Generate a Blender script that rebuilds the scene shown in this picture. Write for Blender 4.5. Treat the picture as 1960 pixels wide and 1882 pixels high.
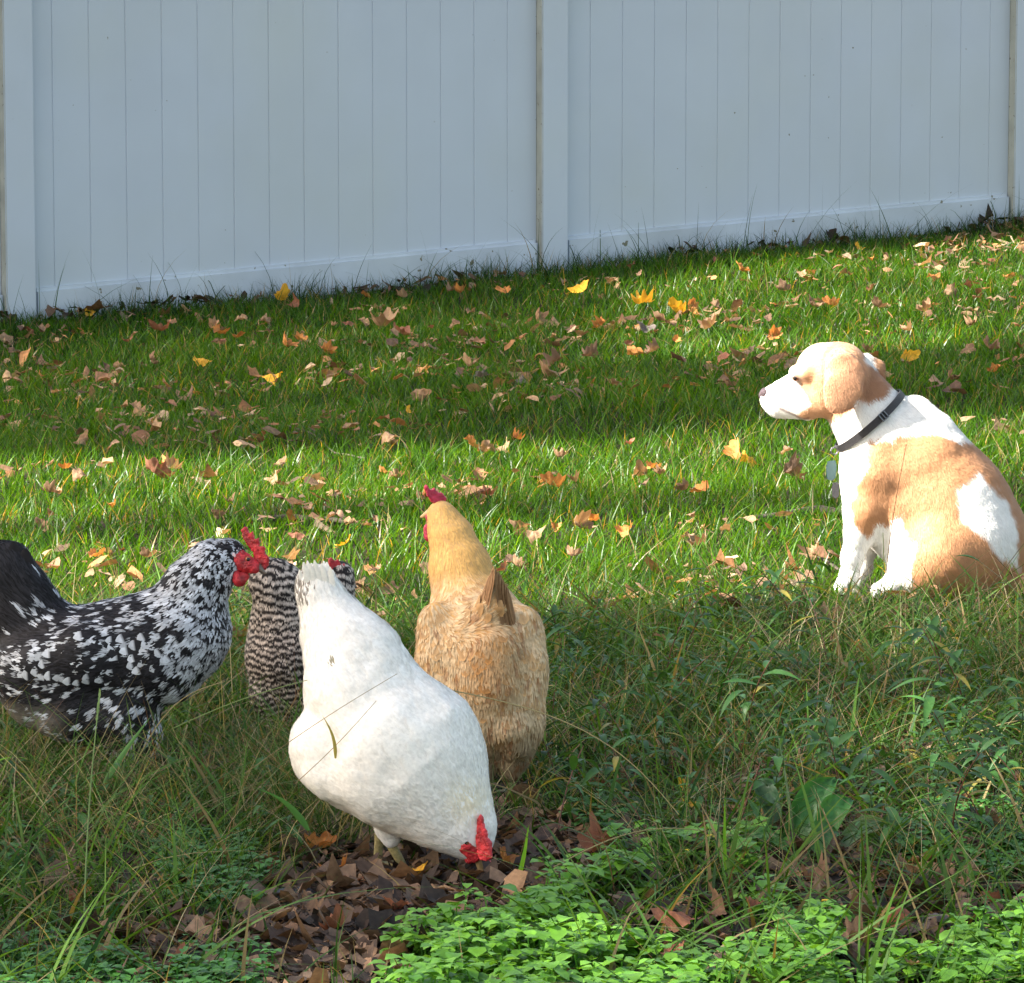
import bpy, math, random
import numpy as np
from mathutils import Vector
R = math.radians
random.seed(7)
rng = np.random.default_rng(11)
sc = bpy.context.scene
col = sc.collection
for o in list(bpy.data.objects):
    bpy.data.objects.remove(o)

# ------------------------------------------------------------------ camera, sky, sun, exposure
CH = 1.57                       # eye height of the camera above the lawn
FO = 9000.0                     # focal length in units of a picture 1960 wide
PITCH = math.atan(1169 / FO)
cam = bpy.data.cameras.new('camera'); camo = bpy.data.objects.new('camera', cam); col.objects.link(camo)
cam.sensor_width = 36; cam.lens = 36 * FO / 1960; cam.clip_start = .1; cam.clip_end = 800
camo.location = (0, 0, CH); camo.rotation_euler = (R(90) - PITCH, 0, 0)
sc.camera = camo
SUN_EL = R(40); SAZ = R(12)     # sun from the left, a little behind the viewer
SDIR = np.array([-math.cos(SAZ) * math.cos(SUN_EL), -math.sin(SAZ) * math.cos(SUN_EL), math.sin(SUN_EL)])
w = bpy.data.worlds.new('World'); sc.world = w; w.use_nodes = True
nt = w.node_tree; bg = nt.nodes['Background']
sky = nt.nodes.new('ShaderNodeTexSky'); sky.sky_type = 'NISHITA'; sky.sun_disc = False
sky.sun_elevation = SUN_EL; sky.sun_rotation = math.atan2(SDIR[0], SDIR[1])
sky.air_density = 1.0; sky.dust_density = 1.6; sky.ozone_density = 1.0
tint = nt.nodes.new('ShaderNodeVectorMath'); tint.operation = 'MULTIPLY'; tint.inputs[1].default_value = (1.16, 1.0, .80)   # warm tint added to the sky light to balance the blue of the shade
nt.links.new(sky.outputs[0], tint.inputs[0]); nt.links.new(tint.outputs[0], bg.inputs[0]); bg.inputs[1].default_value = .086
sl = bpy.data.lights.new('sun', 'SUN'); so = bpy.data.objects.new('sun', sl); col.objects.link(so)
sl.energy = 5.0; sl.angle = R(.55); sl.color = (1, .95, .86)
so.rotation_euler = Vector(SDIR).to_track_quat('Z', 'Y').to_euler(); so.location = (-12, -3, 12)
sc.view_settings.view_transform = 'Standard'; sc.view_settings.look = 'None'
sc.view_settings.exposure = 2.46; sc.view_settings.gamma = 1; sc.view_settings.use_curve_mapping = False
sc.cycles.max_bounces = 6; sc.cycles.transparent_max_bounces = 8
sc.cycles.use_denoising = True

# ------------------------------------------------------------------ picture helpers (measurements taken from the photograph)
cp, sp = math.cos(PITCH), math.sin(PITCH)
def ray(px, py):
    dx = (px - 980) / FO; dz = -(py - 941) / FO
    return np.array([dx, cp + dz * sp, -sp + dz * cp])
def at(px, py, Y):
    r = ray(px, py); return r * (Y / r[1]) + np.array([0, 0, CH])
def sstep(t):
    t = np.clip(t, 0, 1); return t * t * (3 - 2 * t)
def ground(x, y):
    x = np.asarray(x, float); y = np.asarray(y, float)
    a = sstep((y - 8.5) / 9.5) * (-.075 + .055 * np.clip(x, -9, 9))
    dip = .022 * np.exp(-((x + .12) ** 2 / .2 + (y - 7.45) ** 2 / .15))
    k = .35 + .65 * sstep((y - 8.6) / 1.5)
    return a - dip - .004 + k * (.012 * np.sin(x * 2.1 + y * 1.3) + .010 * np.sin(y * 2.7 - x * 1.1 + 1) + .006 * np.sin(5.3 * x + 3.1 * y))
def gpt(px, py):
    r = ray(px, py); z = 0.
    for _ in range(12):
        t = (z - CH) / r[2]; z = float(ground(r[0] * t, r[1] * t))
    return np.array([r[0] * t, r[1] * t, z])
def topx(P):
    P = np.atleast_2d(P); x, y, z = P[:, 0], P[:, 1], P[:, 2] - CH
    d = y * cp - z * sp; u = y * sp + z * cp
    return np.stack([980 + FO * x / d, 941 - FO * u / d], 1)

# ------------------------------------------------------------------ noise
_tab = rng.random(4096)
def vnoise(p):
    p = np.asarray(p, float); i = np.floor(p).astype(np.int64); f = p - i; f = f * f * (3 - 2 * f)
    out = 0
    for dx in (0, 1):
        for dy in (0, 1):
            for dz in (0, 1):
                h = ((i[..., 0] + dx) * 73856093) ^ ((i[..., 1] + dy) * 19349663) ^ ((i[..., 2] + dz) * 83492791)
                wgt = (f[..., 0] if dx else 1 - f[..., 0]) * (f[..., 1] if dy else 1 - f[..., 1]) * (f[..., 2] if dz else 1 - f[..., 2])
                out = out + _tab[h & 4095] * wgt
    return out
def fbm(p, n=3):
    p = np.asarray(p, float); s = 0; a = .5; t = 0
    for k in range(n):
        s = s + a * vnoise(p * 2 ** k + 17.3 * k); t += a; a *= .5
    return s / t
def n2(x, y, s, o=0.):
    return fbm(np.stack([np.asarray(x) * s, np.asarray(y) * s, np.full(np.shape(x), o + .5)], -1), 3)

# ------------------------------------------------------------------ object helpers
def tag(o, label=None, cat=None, group=None, kind=None):
    if label: o['label'] = label
    if cat: o['category'] = cat
    if group: o['group'] = group
    if kind: o['kind'] = kind
    return o
def mesh_np(name, V, Q, C=None, smooth=True, T=None):
    """mesh from arrays: V verts, Q quads, T triangles, C per-vertex colour"""
    me = bpy.data.meshes.new(name)
    V = np.asarray(V, np.float32); Q = np.zeros((0, 4), np.int32) if Q is None else np.asarray(Q, np.int32)
    T = np.zeros((0, 3), np.int32) if T is None else np.asarray(T, np.int32)
    me.vertices.add(len(V)); me.vertices.foreach_set('co', V.ravel())
    nl = Q.size + T.size; me.loops.add(nl)
    me.loops.foreach_set('vertex_index', np.concatenate([Q.ravel(), T.ravel()]))
    nf = len(Q) + len(T); me.polygons.add(nf)
    st = np.concatenate([np.arange(len(Q)) * 4, Q.size + np.arange(len(T)) * 3]).astype(np.int32)
    me.polygons.foreach_set('loop_start', st)
    me.polygons.foreach_set('use_smooth', np.full(nf, smooth))
    me.update(calc_edges=True)
    if C is not None:
        C = np.asarray(C, np.float32)
        if C.shape[1] == 3: C = np.concatenate([C, np.ones((len(C), 1), np.float32)], 1)
        a = me.color_attributes.new('col', 'FLOAT_COLOR', 'POINT'); a.data.foreach_set('color', C.ravel())
    return me
def obj(name, me, m=None, parent=None):
    o = bpy.data.objects.new(name, me); col.objects.link(o)
    if m is not None: me.materials.append(m)
    if parent is not None: o.parent = parent
    return o
def empty(name, loc):
    o = bpy.data.objects.new(name, None); col.objects.link(o); o.location = loc; o.empty_display_size = .05
    bpy.context.view_layer.update()
    return o
def keep(o, root):
    """parent o, whose mesh is in world coordinates, under root"""
    o.parent = root; o.matrix_parent_inverse = root.matrix_world.inverted(); return o

# ------------------------------------------------------------------ materials
def mat(name, base=(.5, .5, .5), rough=.6, attr=False, nscale=0, namt=0., bump=0., bscale=80, trans=0., tcol=None, spec=.5, sheen=0., metal=0., sss=0., specks=0., sscale=40):
    m = bpy.data.materials.new(name); m.use_nodes = True; t = m.node_tree; n = t.nodes; b = n['Principled BSDF']; l = t.links
    b.inputs['Roughness'].default_value = rough; b.inputs['Specular IOR Level'].default_value = spec
    b.inputs['Metallic'].default_value = metal
    if sheen: b.inputs['Sheen Weight'].default_value = sheen
    if sss:
        b.inputs['Subsurface Weight'].default_value = sss; b.inputs['Subsurface Radius'].default_value = (.006, .002, .001); b.inputs['Subsurface Scale'].default_value = 1
    if attr:
        a = n.new('ShaderNodeAttribute'); a.attribute_name = 'col'; c = a.outputs['Color']
    else:
        a = n.new('ShaderNodeRGB'); a.outputs[0].default_value = (*base, 1); c = a.outputs[0]
    tc = n.new('ShaderNodeTexCoord')
    if namt:
        ns = n.new('ShaderNodeTexNoise'); ns.inputs['Scale'].default_value = nscale; ns.inputs['Detail'].default_value = 4
        l.new(tc.outputs['Object'], ns.inputs['Vector'])
        mr = n.new('ShaderNodeMapRange'); mr.inputs['To Min'].default_value = 1 - namt; mr.inputs['To Max'].default_value = 1 + namt
        mr.inputs['From Min'].default_value = .3; mr.inputs['From Max'].default_value = .7
        l.new(ns.outputs[0], mr.inputs['Value'])
        v = n.new('ShaderNodeVectorMath'); v.operation = 'SCALE'; l.new(c, v.inputs[0]); l.new(mr.outputs[0], v.inputs['Scale']); c = v.outputs[0]
    if specks:
        n2_ = n.new('ShaderNodeTexNoise'); n2_.inputs['Scale'].default_value = sscale; n2_.inputs['Detail'].default_value = 2; l.new(tc.outputs['Object'], n2_.inputs['Vector'])
        m2 = n.new('ShaderNodeMapRange'); m2.inputs['From Min'].default_value = specks; m2.inputs['From Max'].default_value = specks + .03; l.new(n2_.outputs[0], m2.inputs['Value'])
        g2 = n.new('ShaderNodeMix'); g2.data_type = 'RGBA'; l.new(m2.outputs[0], g2.inputs[0]); l.new(c, g2.inputs[6]); g2.inputs[7].default_value = (.12, .11, .07, 1); c = g2.outputs[2]
        n3 = n.new('ShaderNodeTexNoise'); n3.inputs['Scale'].default_value = 1.3; n3.inputs['Detail'].default_value = 5; l.new(tc.outputs['Object'], n3.inputs['Vector'])
        m3 = n.new('ShaderNodeMapRange'); m3.inputs['From Min'].default_value = .45; m3.inputs['From Max'].default_value = .8; m3.inputs['To Max'].default_value = .35; l.new(n3.outputs[0], m3.inputs['Value'])
        g3 = n.new('ShaderNodeMix'); g3.data_type = 'RGBA'; l.new(m3.outputs[0], g3.inputs[0]); l.new(c, g3.inputs[6]); g3.inputs[7].default_value = (.44, .47, .40, 1); c = g3.outputs[2]
    l.new(c, b.inputs['Base Color'])
    if bump:
        nb = n.new('ShaderNodeTexNoise'); nb.inputs['Scale'].default_value = bscale; nb.inputs['Detail'].default_value = 5
        l.new(tc.outputs['Object'], nb.inputs['Vector'])
        bp = n.new('ShaderNodeBump'); bp.inputs['Strength'].default_value = bump; bp.inputs['Distance'].default_value = .004
        l.new(nb.outputs[0], bp.inputs['Height']); l.new(bp.outputs[0], b.inputs['Normal'])
    if trans:
        tr = n.new('ShaderNodeBsdfTranslucent'); mx = n.new('ShaderNodeMixShader'); mx.inputs[0].default_value = trans
        if tcol:
            g = n.new('ShaderNodeMix'); g.data_type = 'RGBA'; g.blend_type = 'MULTIPLY'; g.inputs[0].default_value = 1
            l.new(c, g.inputs[6]); g.inputs[7].default_value = (*tcol, 1); l.new(g.outputs[2], tr.inputs[0])
        else: l.new(c, tr.inputs[0])
        l.new(b.outputs[0], mx.inputs[1]); l.new(tr.outputs[0], mx.inputs[2])
        l.new(mx.outputs[0], n['Material Output'].inputs['Surface'])
    return m
M = {}
M['grass'] = mat('grass_blade', rough=.5, attr=True, trans=.36, tcol=(1.8, 1.5, .5), spec=.2)
M['lawn'] = mat('lawn_blade', rough=.36, attr=True, trans=.45, tcol=(2.4, 1.7, .3), spec=.26)
M['leafy'] = mat('green_leaf', rough=.45, attr=True, trans=.3, tcol=(1.5, 1.4, .5), nscale=60, namt=.2, spec=.35)
M['dry'] = mat('dry_leaf', rough=.7, attr=True, trans=.22, tcol=(1.3, 1.1, .7), nscale=90, namt=.3, bump=.5, bscale=150, spec=.3)
M['soil'] = mat('soil', (.020, .016, .009), .95, nscale=14, namt=.5, bump=1, bscale=60, spec=.1)
M['vinyl'] = mat('white_vinyl', (.45, .50, .572), .42, nscale=3, namt=.03, bump=.04, bscale=300, specks=.77, sscale=45)
M['vinyl_low'] = mat('splashed_vinyl', (.45, .50, .57), .5, nscale=5, namt=.12, bump=.05, bscale=200, specks=.70, sscale=28)
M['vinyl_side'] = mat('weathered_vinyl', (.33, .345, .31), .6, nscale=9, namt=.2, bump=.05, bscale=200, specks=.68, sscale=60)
M['feather'] = mat('feather', rough=.62, attr=True, nscale=160, namt=.10, spec=.2, trans=.08)
M['skin'] = mat('under_plumage', rough=.85, attr=True, spec=.15)
M['comb'] = mat('comb_skin', (.40, .016, .024), .5, nscale=70, namt=.55, bump=.6, bscale=400, sss=.15)
M['comb_bright'] = mat('bright_comb_skin', (.52, .028, .035), .5, nscale=70, namt=.5, bump=.6, bscale=400, sss=.15)
M['comb_pink'] = mat('pale_comb_skin', (.42, .02, .06), .5, nscale=120, namt=.3, bump=.6, bscale=400, sss=.15)
M['beak'] = mat('beak_horn', (.45, .30, .14), .4, nscale=100, namt=.2)
M['beak_dark'] = mat('dark_beak_horn', (.12, .09, .07), .4, nscale=100, namt=.2)
M['shank'] = mat('scaly_leg', (.30, .25, .10), .5, nscale=150, namt=.3, bump=.8, bscale=300)
M['eye'] = mat('eye_iris', (.25, .07, .02), .1)
M['pupil'] = mat('pupil', (.01, .008, .008), .06)
M['fur'] = mat('short_fur', rough=.6, attr=True, spec=.3, sheen=.1)
M['nose'] = mat('dog_nose', (.05, .028, .034), .5, nscale=200, namt=.2, bump=.8, bscale=500)
M['nylon'] = mat('collar_webbing', (.022, .02, .024), .6, nscale=300, namt=.3, bump=.6, bscale=600)
M['metal'] = mat('steel', (.16, .16, .17), .45, metal=1)
M['tealtag'] = mat('teal_tag', (.012, .075, .085), .35)
M['bark'] = mat('bark', (.10, .075, .055), .9, nscale=20, namt=.4, bump=1, bscale=40)
M['twig'] = mat('dead_twig', (.055, .04, .028), .9, nscale=60, namt=.4, bump=1, bscale=120)
M['rock'] = mat('dark_stone', (.055, .06, .08), .55, nscale=30, namt=.4, bump=1, bscale=60)
M['petal'] = mat('yellow_petal', (.85, .62, .02), .5, nscale=60, namt=.1, trans=.3)

# ------------------------------------------------------------------ setting: lawn and fence
xs = np.concatenate([np.linspace(-150, -6, 26), np.linspace(-5.8, 5.8, 150), np.linspace(6, 150, 26)])
ys = np.concatenate([np.linspace(-120, 4.5, 24), np.linspace(4.7, 24, 240), np.linspace(25, 200, 26)])
X, Y = np.meshgrid(xs, ys); Z = ground(X, Y); near = (abs(X) < 6) & (Y > 4.6) & (Y < 24.5)
Z = Z + near * (n2(X, Y, 9) - .5) * .012
nx, ny = len(xs), len(ys); idx = np.arange(nx * ny).reshape(ny, nx)
Q = np.stack([idx[:-1, :-1], idx[:-1, 1:], idx[1:, 1:], idx[1:, :-1]], -1).reshape(-1, 4)
go = obj('ground', mesh_np('ground', np.stack([X, Y, Z], -1).reshape(-1, 3), Q), M['soil']); tag(go, kind='structure')

PHI = R(31); FX, FY = 58 / FO * 19.5, 19.5; FC, FS = math.cos(PHI), math.sin(PHI)
def fpt(s, n, z):      # s along the fence, n towards the camera, z up
    return (FX + s * FC + n * FS, FY + s * FS - n * FC, z)
def railz(s): return .088 + .0518 * (FX + s * FC) - .0035
class MB:
    def __init__(s): s.v = []; s.q = []
    def prism(s, pts0, pts1):   # two matching closed loops
        k = len(s.v); n = len(pts0); s.v += list(pts0) + list(pts1)
        for i in range(n):
            j = (i + 1) % n; s.q.append((k + i, k + j, k + n + j, k + n + i))
        s.q.append(tuple(range(k + n - 1, k - 1, -1))); s.q.append(tuple(range(k + n, k + 2 * n)))
    def build(s, name, m, parent=None, bevel=0):
        me = bpy.data.meshes.new(name); me.from_pydata([tuple(map(float, v)) for v in s.v], [], s.q); me.update()
        import bmesh
        bm = bmesh.new(); bm.from_mesh(me); bmesh.ops.recalc_face_normals(bm, faces=bm.faces)
        if bevel: bmesh.ops.bevel(bm, geom=[e for e in bm.edges if e.calc_face_angle(0) > .5], offset=bevel, segments=2, affect='EDGES')
        bm.to_mesh(me); bm.free(); me.materials.append(m)
        o = bpy.data.objects.new(name, me); col.objects.link(o)
        if parent is not None: keep(o, parent)
        return o
fence = empty('privacy_fence', fpt(0, 0, float(ground(FX, FY))))
tag(fence, 'white vinyl privacy fence with grooved vertical boards at the back of the lawn', 'fence')
L = 2.44; PW = .127; TOP = 1.78
def fbox(s0, s1, n0, n1, zb, zt):
    m = MB(); m.prism([fpt(s0, n0, zb(s0)), fpt(s1, n0, zb(s1)), fpt(s1, n1, zb(s1)), fpt(s0, n1, zb(s0))],
                      [fpt(s0, n0, zt(s0)), fpt(s1, n0, zt(s1)), fpt(s1, n1, zt(s1)), fpt(s0, n1, zt(s0))]); return m
for i in range(-2, 4):
    s0 = i * L; c = s0 + PW / 2
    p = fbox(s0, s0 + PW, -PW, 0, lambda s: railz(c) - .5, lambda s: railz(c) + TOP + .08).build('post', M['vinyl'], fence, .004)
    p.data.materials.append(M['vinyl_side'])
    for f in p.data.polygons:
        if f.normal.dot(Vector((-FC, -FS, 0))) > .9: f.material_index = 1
    m = MB(); e = .012
    zt = railz(c) + TOP + .08
    a = [fpt(s0 - e, e, zt), fpt(s0 + PW + e, e, zt), fpt(s0 + PW + e, -PW - e, zt), fpt(s0 - e, -PW - e, zt)]
    b = [fpt(s0 - e, e, zt + .02), fpt(s0 + PW + e, e, zt + .02), fpt(s0 + PW + e, -PW - e, zt + .02), fpt(s0 - e, -PW - e, zt + .02)]
    m.prism(a, b); t4 = [fpt(c + dx * .012, -PW / 2 + dy * .012, zt + .055) for dx, dy in ((-1, 1), (1, 1), (1, -1), (-1, -1))]
    b2 = [fpt(s0, 0, zt + .0205), fpt(s0 + PW, 0, zt + .0205), fpt(s0 + PW, -PW, zt + .0205), fpt(s0, -PW, zt + .0205)]
    m.prism(b2, t4); m.build('post_cap', M['vinyl'], p)
    if i == 3: break
    # grooved board sheet between the posts
    a0, a1 = s0 + PW + .002, s0 + L - .002; nb = 14.5; bw = (a1 - a0) / nb; prof = []
    k = .62 if i == -1 else .83
    fr = -.046; gd = .0028; gw = .0030
    prof.append((a0, fr)); sx = a0 + bw * k
    while sx < a1 - .02:
        prof += [(sx - gw, fr), (sx - gw * .35, fr - gd), (sx + gw * .35, fr - gd), (sx + gw, fr)]; sx += bw
    prof.append((a1, fr)); back = [(a1, fr - .030), (a0, fr - .030)]
    loop = prof + back
    m = MB(); m.prism([fpt(s, n, railz(s) - .03) for s, n in loop], [fpt(s, n, railz(s) + TOP - .03) for s, n in loop])
    pn = m.build('board_panel', M['vinyl'], fence)
    fbox(a0, a1, -.098, -.018, lambda s: railz(s) - .155, lambda s: railz(s)).build('bottom_rail', M['vinyl_low'], fence, .014)
    fbox(a0, a1, -.098, -.018, lambda s: railz(s) + TOP - .09, lambda s: railz(s) + TOP).build('top_rail', M['vinyl'], fence, .006)

# ------------------------------------------------------------------ signed distance modelling for the animals
def cone(a, b, ra, rb, k=.01, sy=1., op='u'):
    return (np.array(a, float), np.array(b, float), ra, rb, k, sy)
def sdf_prims(P, prims):
    d = None
    for a, b, ra, rb, k, sy in prims:
        q = P - a; ab = b - a
        if sy != 1.:
            q = q * np.array([1, 1 / sy, 1]); ab = ab * np.array([1, 1 / sy, 1])
        L2 = float(ab @ ab)
        if L2 > 1e-12:
            t = np.clip(q @ ab / L2, 0, 1); e = np.linalg.norm(q - t[..., None] * ab, axis=-1) - (ra + (rb - ra) * t)
        else: e = np.linalg.norm(q, axis=-1) - ra
        if sy < 1.: e = e * max(sy, .35)
        if d is None: d = e
        else:
            h = np.clip(.5 + .5 * (e - d) / -k, 0, 1) if k else (e < d) * 1.   # weight of e
            h = np.clip(.5 - .5 * (e - d) / k, 0, 1)
            d = d * (1 - h) + e * h - k * h * (1 - h)
    return d
def grad(f, P, e=.0015):
    g = np.stack([f(P + np.array(v) * e) - f(P - np.array(v) * e) for v in ((1, 0, 0), (0, 1, 0), (0, 0, 1))], -1)
    return g / (np.linalg.norm(g, axis=-1, keepdims=True) + 1e-12)
def surface_net(f, lo, hi, h):
    lo = np.array(lo, float); n = np.ceil((np.array(hi) - lo) / h).astype(int) + 2
    ax = [lo[i] + h * np.arange(n[i]) for i in range(3)]
    G = np.stack(np.meshgrid(*ax, indexing='ij'), -1)
    v = np.concatenate([f(G[i:i + 8].reshape(-1, 3)) for i in range(0, n[0], 8)]).reshape(n)
    s = v < 0
    c = np.zeros(n - 1, int); acc = np.zeros(tuple(n - 1) + (3,)); cnt = np.zeros(n - 1)
    for axis in range(3):
        for o1 in (0, 1):
            for o2 in (0, 1):
                o = [0, 0, 0]; oth = [i for i in range(3) if i != axis]; o[oth[0]] = o1; o[oth[1]] = o2
                sl0 = tuple(slice(o[i], o[i] + n[i] - 1) for i in range(3))
                o_ = list(o); o_[axis] = 1; sl1 = tuple(slice(o_[i], o_[i] + n[i] - 1) for i in range(3))
                a, b = v[sl0], v[sl1]; m = (a < 0) != (b < 0)
                t = np.where(m, a / np.where(m, a - b, 1), 0)
                p = np.zeros(a.shape + (3,)); p[..., oth[0]] = o1; p[..., oth[1]] = o2; p[..., axis] = t
                acc += p * m[..., None]; cnt += m
    act = cnt > 0; ids = -np.ones(n - 1, int); ids[act] = np.arange(act.sum())
    ii = np.argwhere(act); V = lo + h * (ii + acc[act] / cnt[act][:, None])
    Q = []
    for axis in range(3):
        u, w_ = [i for i in range(3) if i != axis]
        a = s; sl = [slice(0, n[i]) for i in range(3)]
        s0 = [slice(1, n[i] - 1) for i in range(3)]; s0[axis] = slice(0, n[axis] - 1)
        s1 = list(s0); s1[axis] = slice(1, n[axis])
        A, B = s[tuple(s0)], s[tuple(s1)]; m = np.argwhere(A != B)
        if not len(m): continue
        base = m + np.array([x.start for x in s0]); flip = A[tuple(m.T)]
        def cell(du, dw):
            q = base.copy(); q[:, u] += du; q[:, w_] += dw; return ids[tuple(q.T)]
        q = np.stack([cell(-1, -1), cell(0, -1), cell(0, 0), cell(-1, 0)], 1)
        par = flip if axis != 1 else ~flip
        q[~par] = q[~par][:, ::-1]; Q.append(q)
    Q = np.concatenate(Q)
    for _ in range(3):
        V = V - np.clip(f(V), -h * .5, h * .5)[:, None] * grad(f, V, h * .4) * .8
    return V, Q
def sample(V, Q, n, r=rng):
    A, B, C, D = (V[Q[:, i]] for i in range(4)); ar = np.linalg.norm(np.cross(C - A, D - B), axis=1)
    f = r.choice(len(Q), n, p=ar / ar.sum()); u, w_ = r.random(n)[:, None], r.random(n)[:, None]
    return (A[f] * (1 - u) + B[f] * u) * (1 - w_) + (D[f] * (1 - u) + C[f] * u) * w_
def norm(v): return v / (np.linalg.norm(v, axis=-1, keepdims=True) + 1e-12)

def overlay(F, root, f, fl, keepf, n, L_, W_, lift, colr, name='wing_feathers', jitter=.08, r=rng):
    """larger vaned feathers laid over the fine plumage"""
    P = NET[root.name]; P = P[r.choice(len(P), min(len(P), n * 14), replace=False)]
    p = topx(P); P = P[keepf(P, p)][:n]; N = grad(f, P); D = fl(P, N); m = len(P)
    V, Q, C = feathers(P, N, D, L_ / F.K * r.uniform(.8, 1.2, m), W_ / F.K * r.uniform(.8, 1.2, m), lift * r.uniform(.4, 1.2, m), f, colr(P, topx(P), D), 8, True, jitter, .10)
    keep(obj(name, mesh_np(name, V, Q, C), M['feather']), root)
NET = {}
class Fig:
    """an animal: joints are given as (x, y) read off the photograph plus depth, radii in the same unit"""
    def __init__(s, D):
        s.D = D; s.K = FO / (D * cp + (CH - .2) * sp)
    def P(s, x, y, dy=0): return at(x, y, s.D + dy / s.K)
    def c(s, a, b=None, k=12, sy=1.):
        b = b or a; return cone(s.P(*a[:3]), s.P(*b[:3]), a[3] / s.K, b[3] / s.K, k / s.K, sy)
    def chain(s, pts, k=12, sy=1.):
        return [s.c(pts[i], pts[i + 1], k, sy) for i in range(len(pts) - 1)]
    def surf(s, f, x, y, side=-1):
        d = np.arange(-260, 260, .5) * -side * -1; d = np.sort(d) if side < 0 else -np.sort(d)
        P = np.array([s.P(x, y, t) for t in d]); v = f(P)
        k = np.argmax(v < 0) if (v < 0).any() else int(np.argmin(v)); return P[k]
def bounds(prims, m=.02):
    a = np.array([np.minimum(p[0] - p[2], p[1] - p[3]) for p in prims]).min(0) - m
    b = np.array([np.maximum(p[0] + p[2], p[1] + p[3]) for p in prims]).max(0) + m
    return a, b
def flow_field(ctrl):
    Pc = np.array([c[0] for c in ctrl]); Dc = norm(np.array([c[1] for c in ctrl]))
    def f(P, N):
        d2 = ((P[:, None, :] - Pc[None]) ** 2).sum(-1) + 1e-5; w_ = 1 / d2 ** 1.3
        v = (w_[..., None] * Dc[None]).sum(1); v = v - (v * N).sum(1, keepdims=True) * N
        return norm(v)
    return f
def feathers(P, N, D, Ln, W, lift, f, colf, rows=6, hug=True, jitter=.15, cup=.12):
    n = len(P); S = norm(np.cross(N, D)); D = norm(D + S * rng.normal(0, jitter, (n, 1))); S = norm(np.cross(N, D))
    c = P.copy(); Nn = N.copy(); Vs = []; Cs = []
    prof = np.interp(np.linspace(0, 1, rows + 1), [0, .15, .45, .75, .92, 1], [.35, .7, 1, .95, .6, .12])
    l0 = rng.random(n) * .0012
    for k in range(rows + 1):
        t = k / rows
        if k:
            c = c + D * (Ln / rows)[:, None]
            if hug:
                v = f(c); c = c - Nn * np.clip(v, -.02, .02)[:, None]; Nn = norm(Nn * .6 + grad(f, c) * .4)
                D = norm(D - (D * Nn).sum(1, keepdims=True) * Nn); S = norm(np.cross(Nn, D))
        o = (l0 - .001 + lift * t ** 1.3)[:, None]; hw = (W * .5 * prof[k])[:, None]
        for j in (-1, 0, 1):
            Vs.append(c + Nn * (o - abs(j) * cup * hw * 1.2) + S * hw * j); Cs.append(colf(t, j) if not hug else colf(c, t, j))
    V = np.stack(Vs, 1).reshape(-1, 3); C = np.stack(Cs, 1).reshape(-1, 3)
    m = (rows + 1) * 3; q = []
    for k in range(rows):
        for j in (0, 1):
            a = k * 3 + j; q.append((a, a + 1, a + 4, a + 3))
    Q = (np.arange(n)[:, None, None] * m + np.array(q)[None]).reshape(-1, 4)
    return V, Q, C
def seeds(P, D, n, ln, r=rng):
    """gives every strand the feather it belongs to: seed index and position along / across that feather"""
    idx = r.choice(len(P), n, replace=False); A = P[idx]; B = D[idx]; own = np.zeros(len(P), int)
    for i in range(0, len(P), 1500):
        d = P[i:i + 1500, None] - A[None]; al = (d * B[None]).sum(-1); d2 = (d ** 2).sum(-1) + .0 * al; d2 = d2 - .55 * al ** 2; own[i:i + 1500] = d2.argmin(1)
    S0, D0 = A[own], B[own]
    def loc(c):
        v = c - S0; al = (v * D0).sum(-1); ac = np.linalg.norm(v - al[:, None] * D0, axis=1); return al / ln, ac / ln
    return own, loc
def join(parts):
    V, Q, C = [], [], []; k = 0
    for v, q, c in parts: V.append(v); Q.append(q + k); C.append(c); k += len(v)
    return np.concatenate(V), np.concatenate(Q), np.concatenate(C)
def polysdf(p, poly):
    poly = np.asarray(poly, float); d = np.full(len(p), 1e9); ins = np.zeros(len(p), bool); n = len(poly)
    for i in range(n):
        a, b = poly[i], poly[(i + 1) % n]; e = b - a; wv = p - a
        t = np.clip((wv @ e) / (e @ e), 0, 1); d = np.minimum(d, np.linalg.norm(wv - t[:, None] * e, axis=1))
        cnd = (a[1] > p[:, 1]) != (b[1] > p[:, 1])
        xi = a[0] + (p[:, 1] - a[1]) / (e[1] if e[1] else 1e-9) * e[0]
        ins ^= cnd & (p[:, 0] < xi)
    return np.where(ins, -d, d)
def plate(F, name, poly, dy, th, m, root, rnd=2.5, wrinkle=1.0, yaw=0.):
    """a fleshy plate (comb, wattle) with rounded rim; yaw turns it about its left end"""
    pc = np.array([F.P(x, y, dy) for x, y in poly]); Y0 = pc[:, 1].mean(); x0 = pc[:, 0].mean()
    p2 = pc[:, [0, 2]] - [x0, 0]; p2[:, 0] /= max(.2, math.cos(yaw)); r = rnd / F.K; t = th / F.K / 2
    cy, sn = math.cos(yaw), math.sin(yaw)
    def f(P):
        X = (P[:, 0] - x0) * cy + (P[:, 1] - Y0) * sn; Yl = -(P[:, 0] - x0) * sn + (P[:, 1] - Y0) * cy
        d2 = polysdf(np.stack([X, P[:, 2]], 1), p2) + r; dy_ = abs(Yl) - t + r
        dd = np.minimum(np.maximum(d2, dy_), 0) + np.linalg.norm(np.maximum(np.stack([d2, dy_], 1), 0), axis=1) - r
        return dd + (fbm(P * 220) - .5) * .0022 * wrinkle
    ex = (p2[:, 0].max() - p2[:, 0].min()) / 2 + .008
    lo = [x0 - ex, Y0 - ex * abs(sn) - t - .006, pc[:, 2].min() - .006]; hi = [x0 + ex, Y0 + ex * abs(sn) + t + .006, pc[:, 2].max() + .006]
    V, Q = surface_net(f, lo, hi, .0014)
    return keep(obj(name, mesh_np(name, V, Q), m), root)
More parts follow.
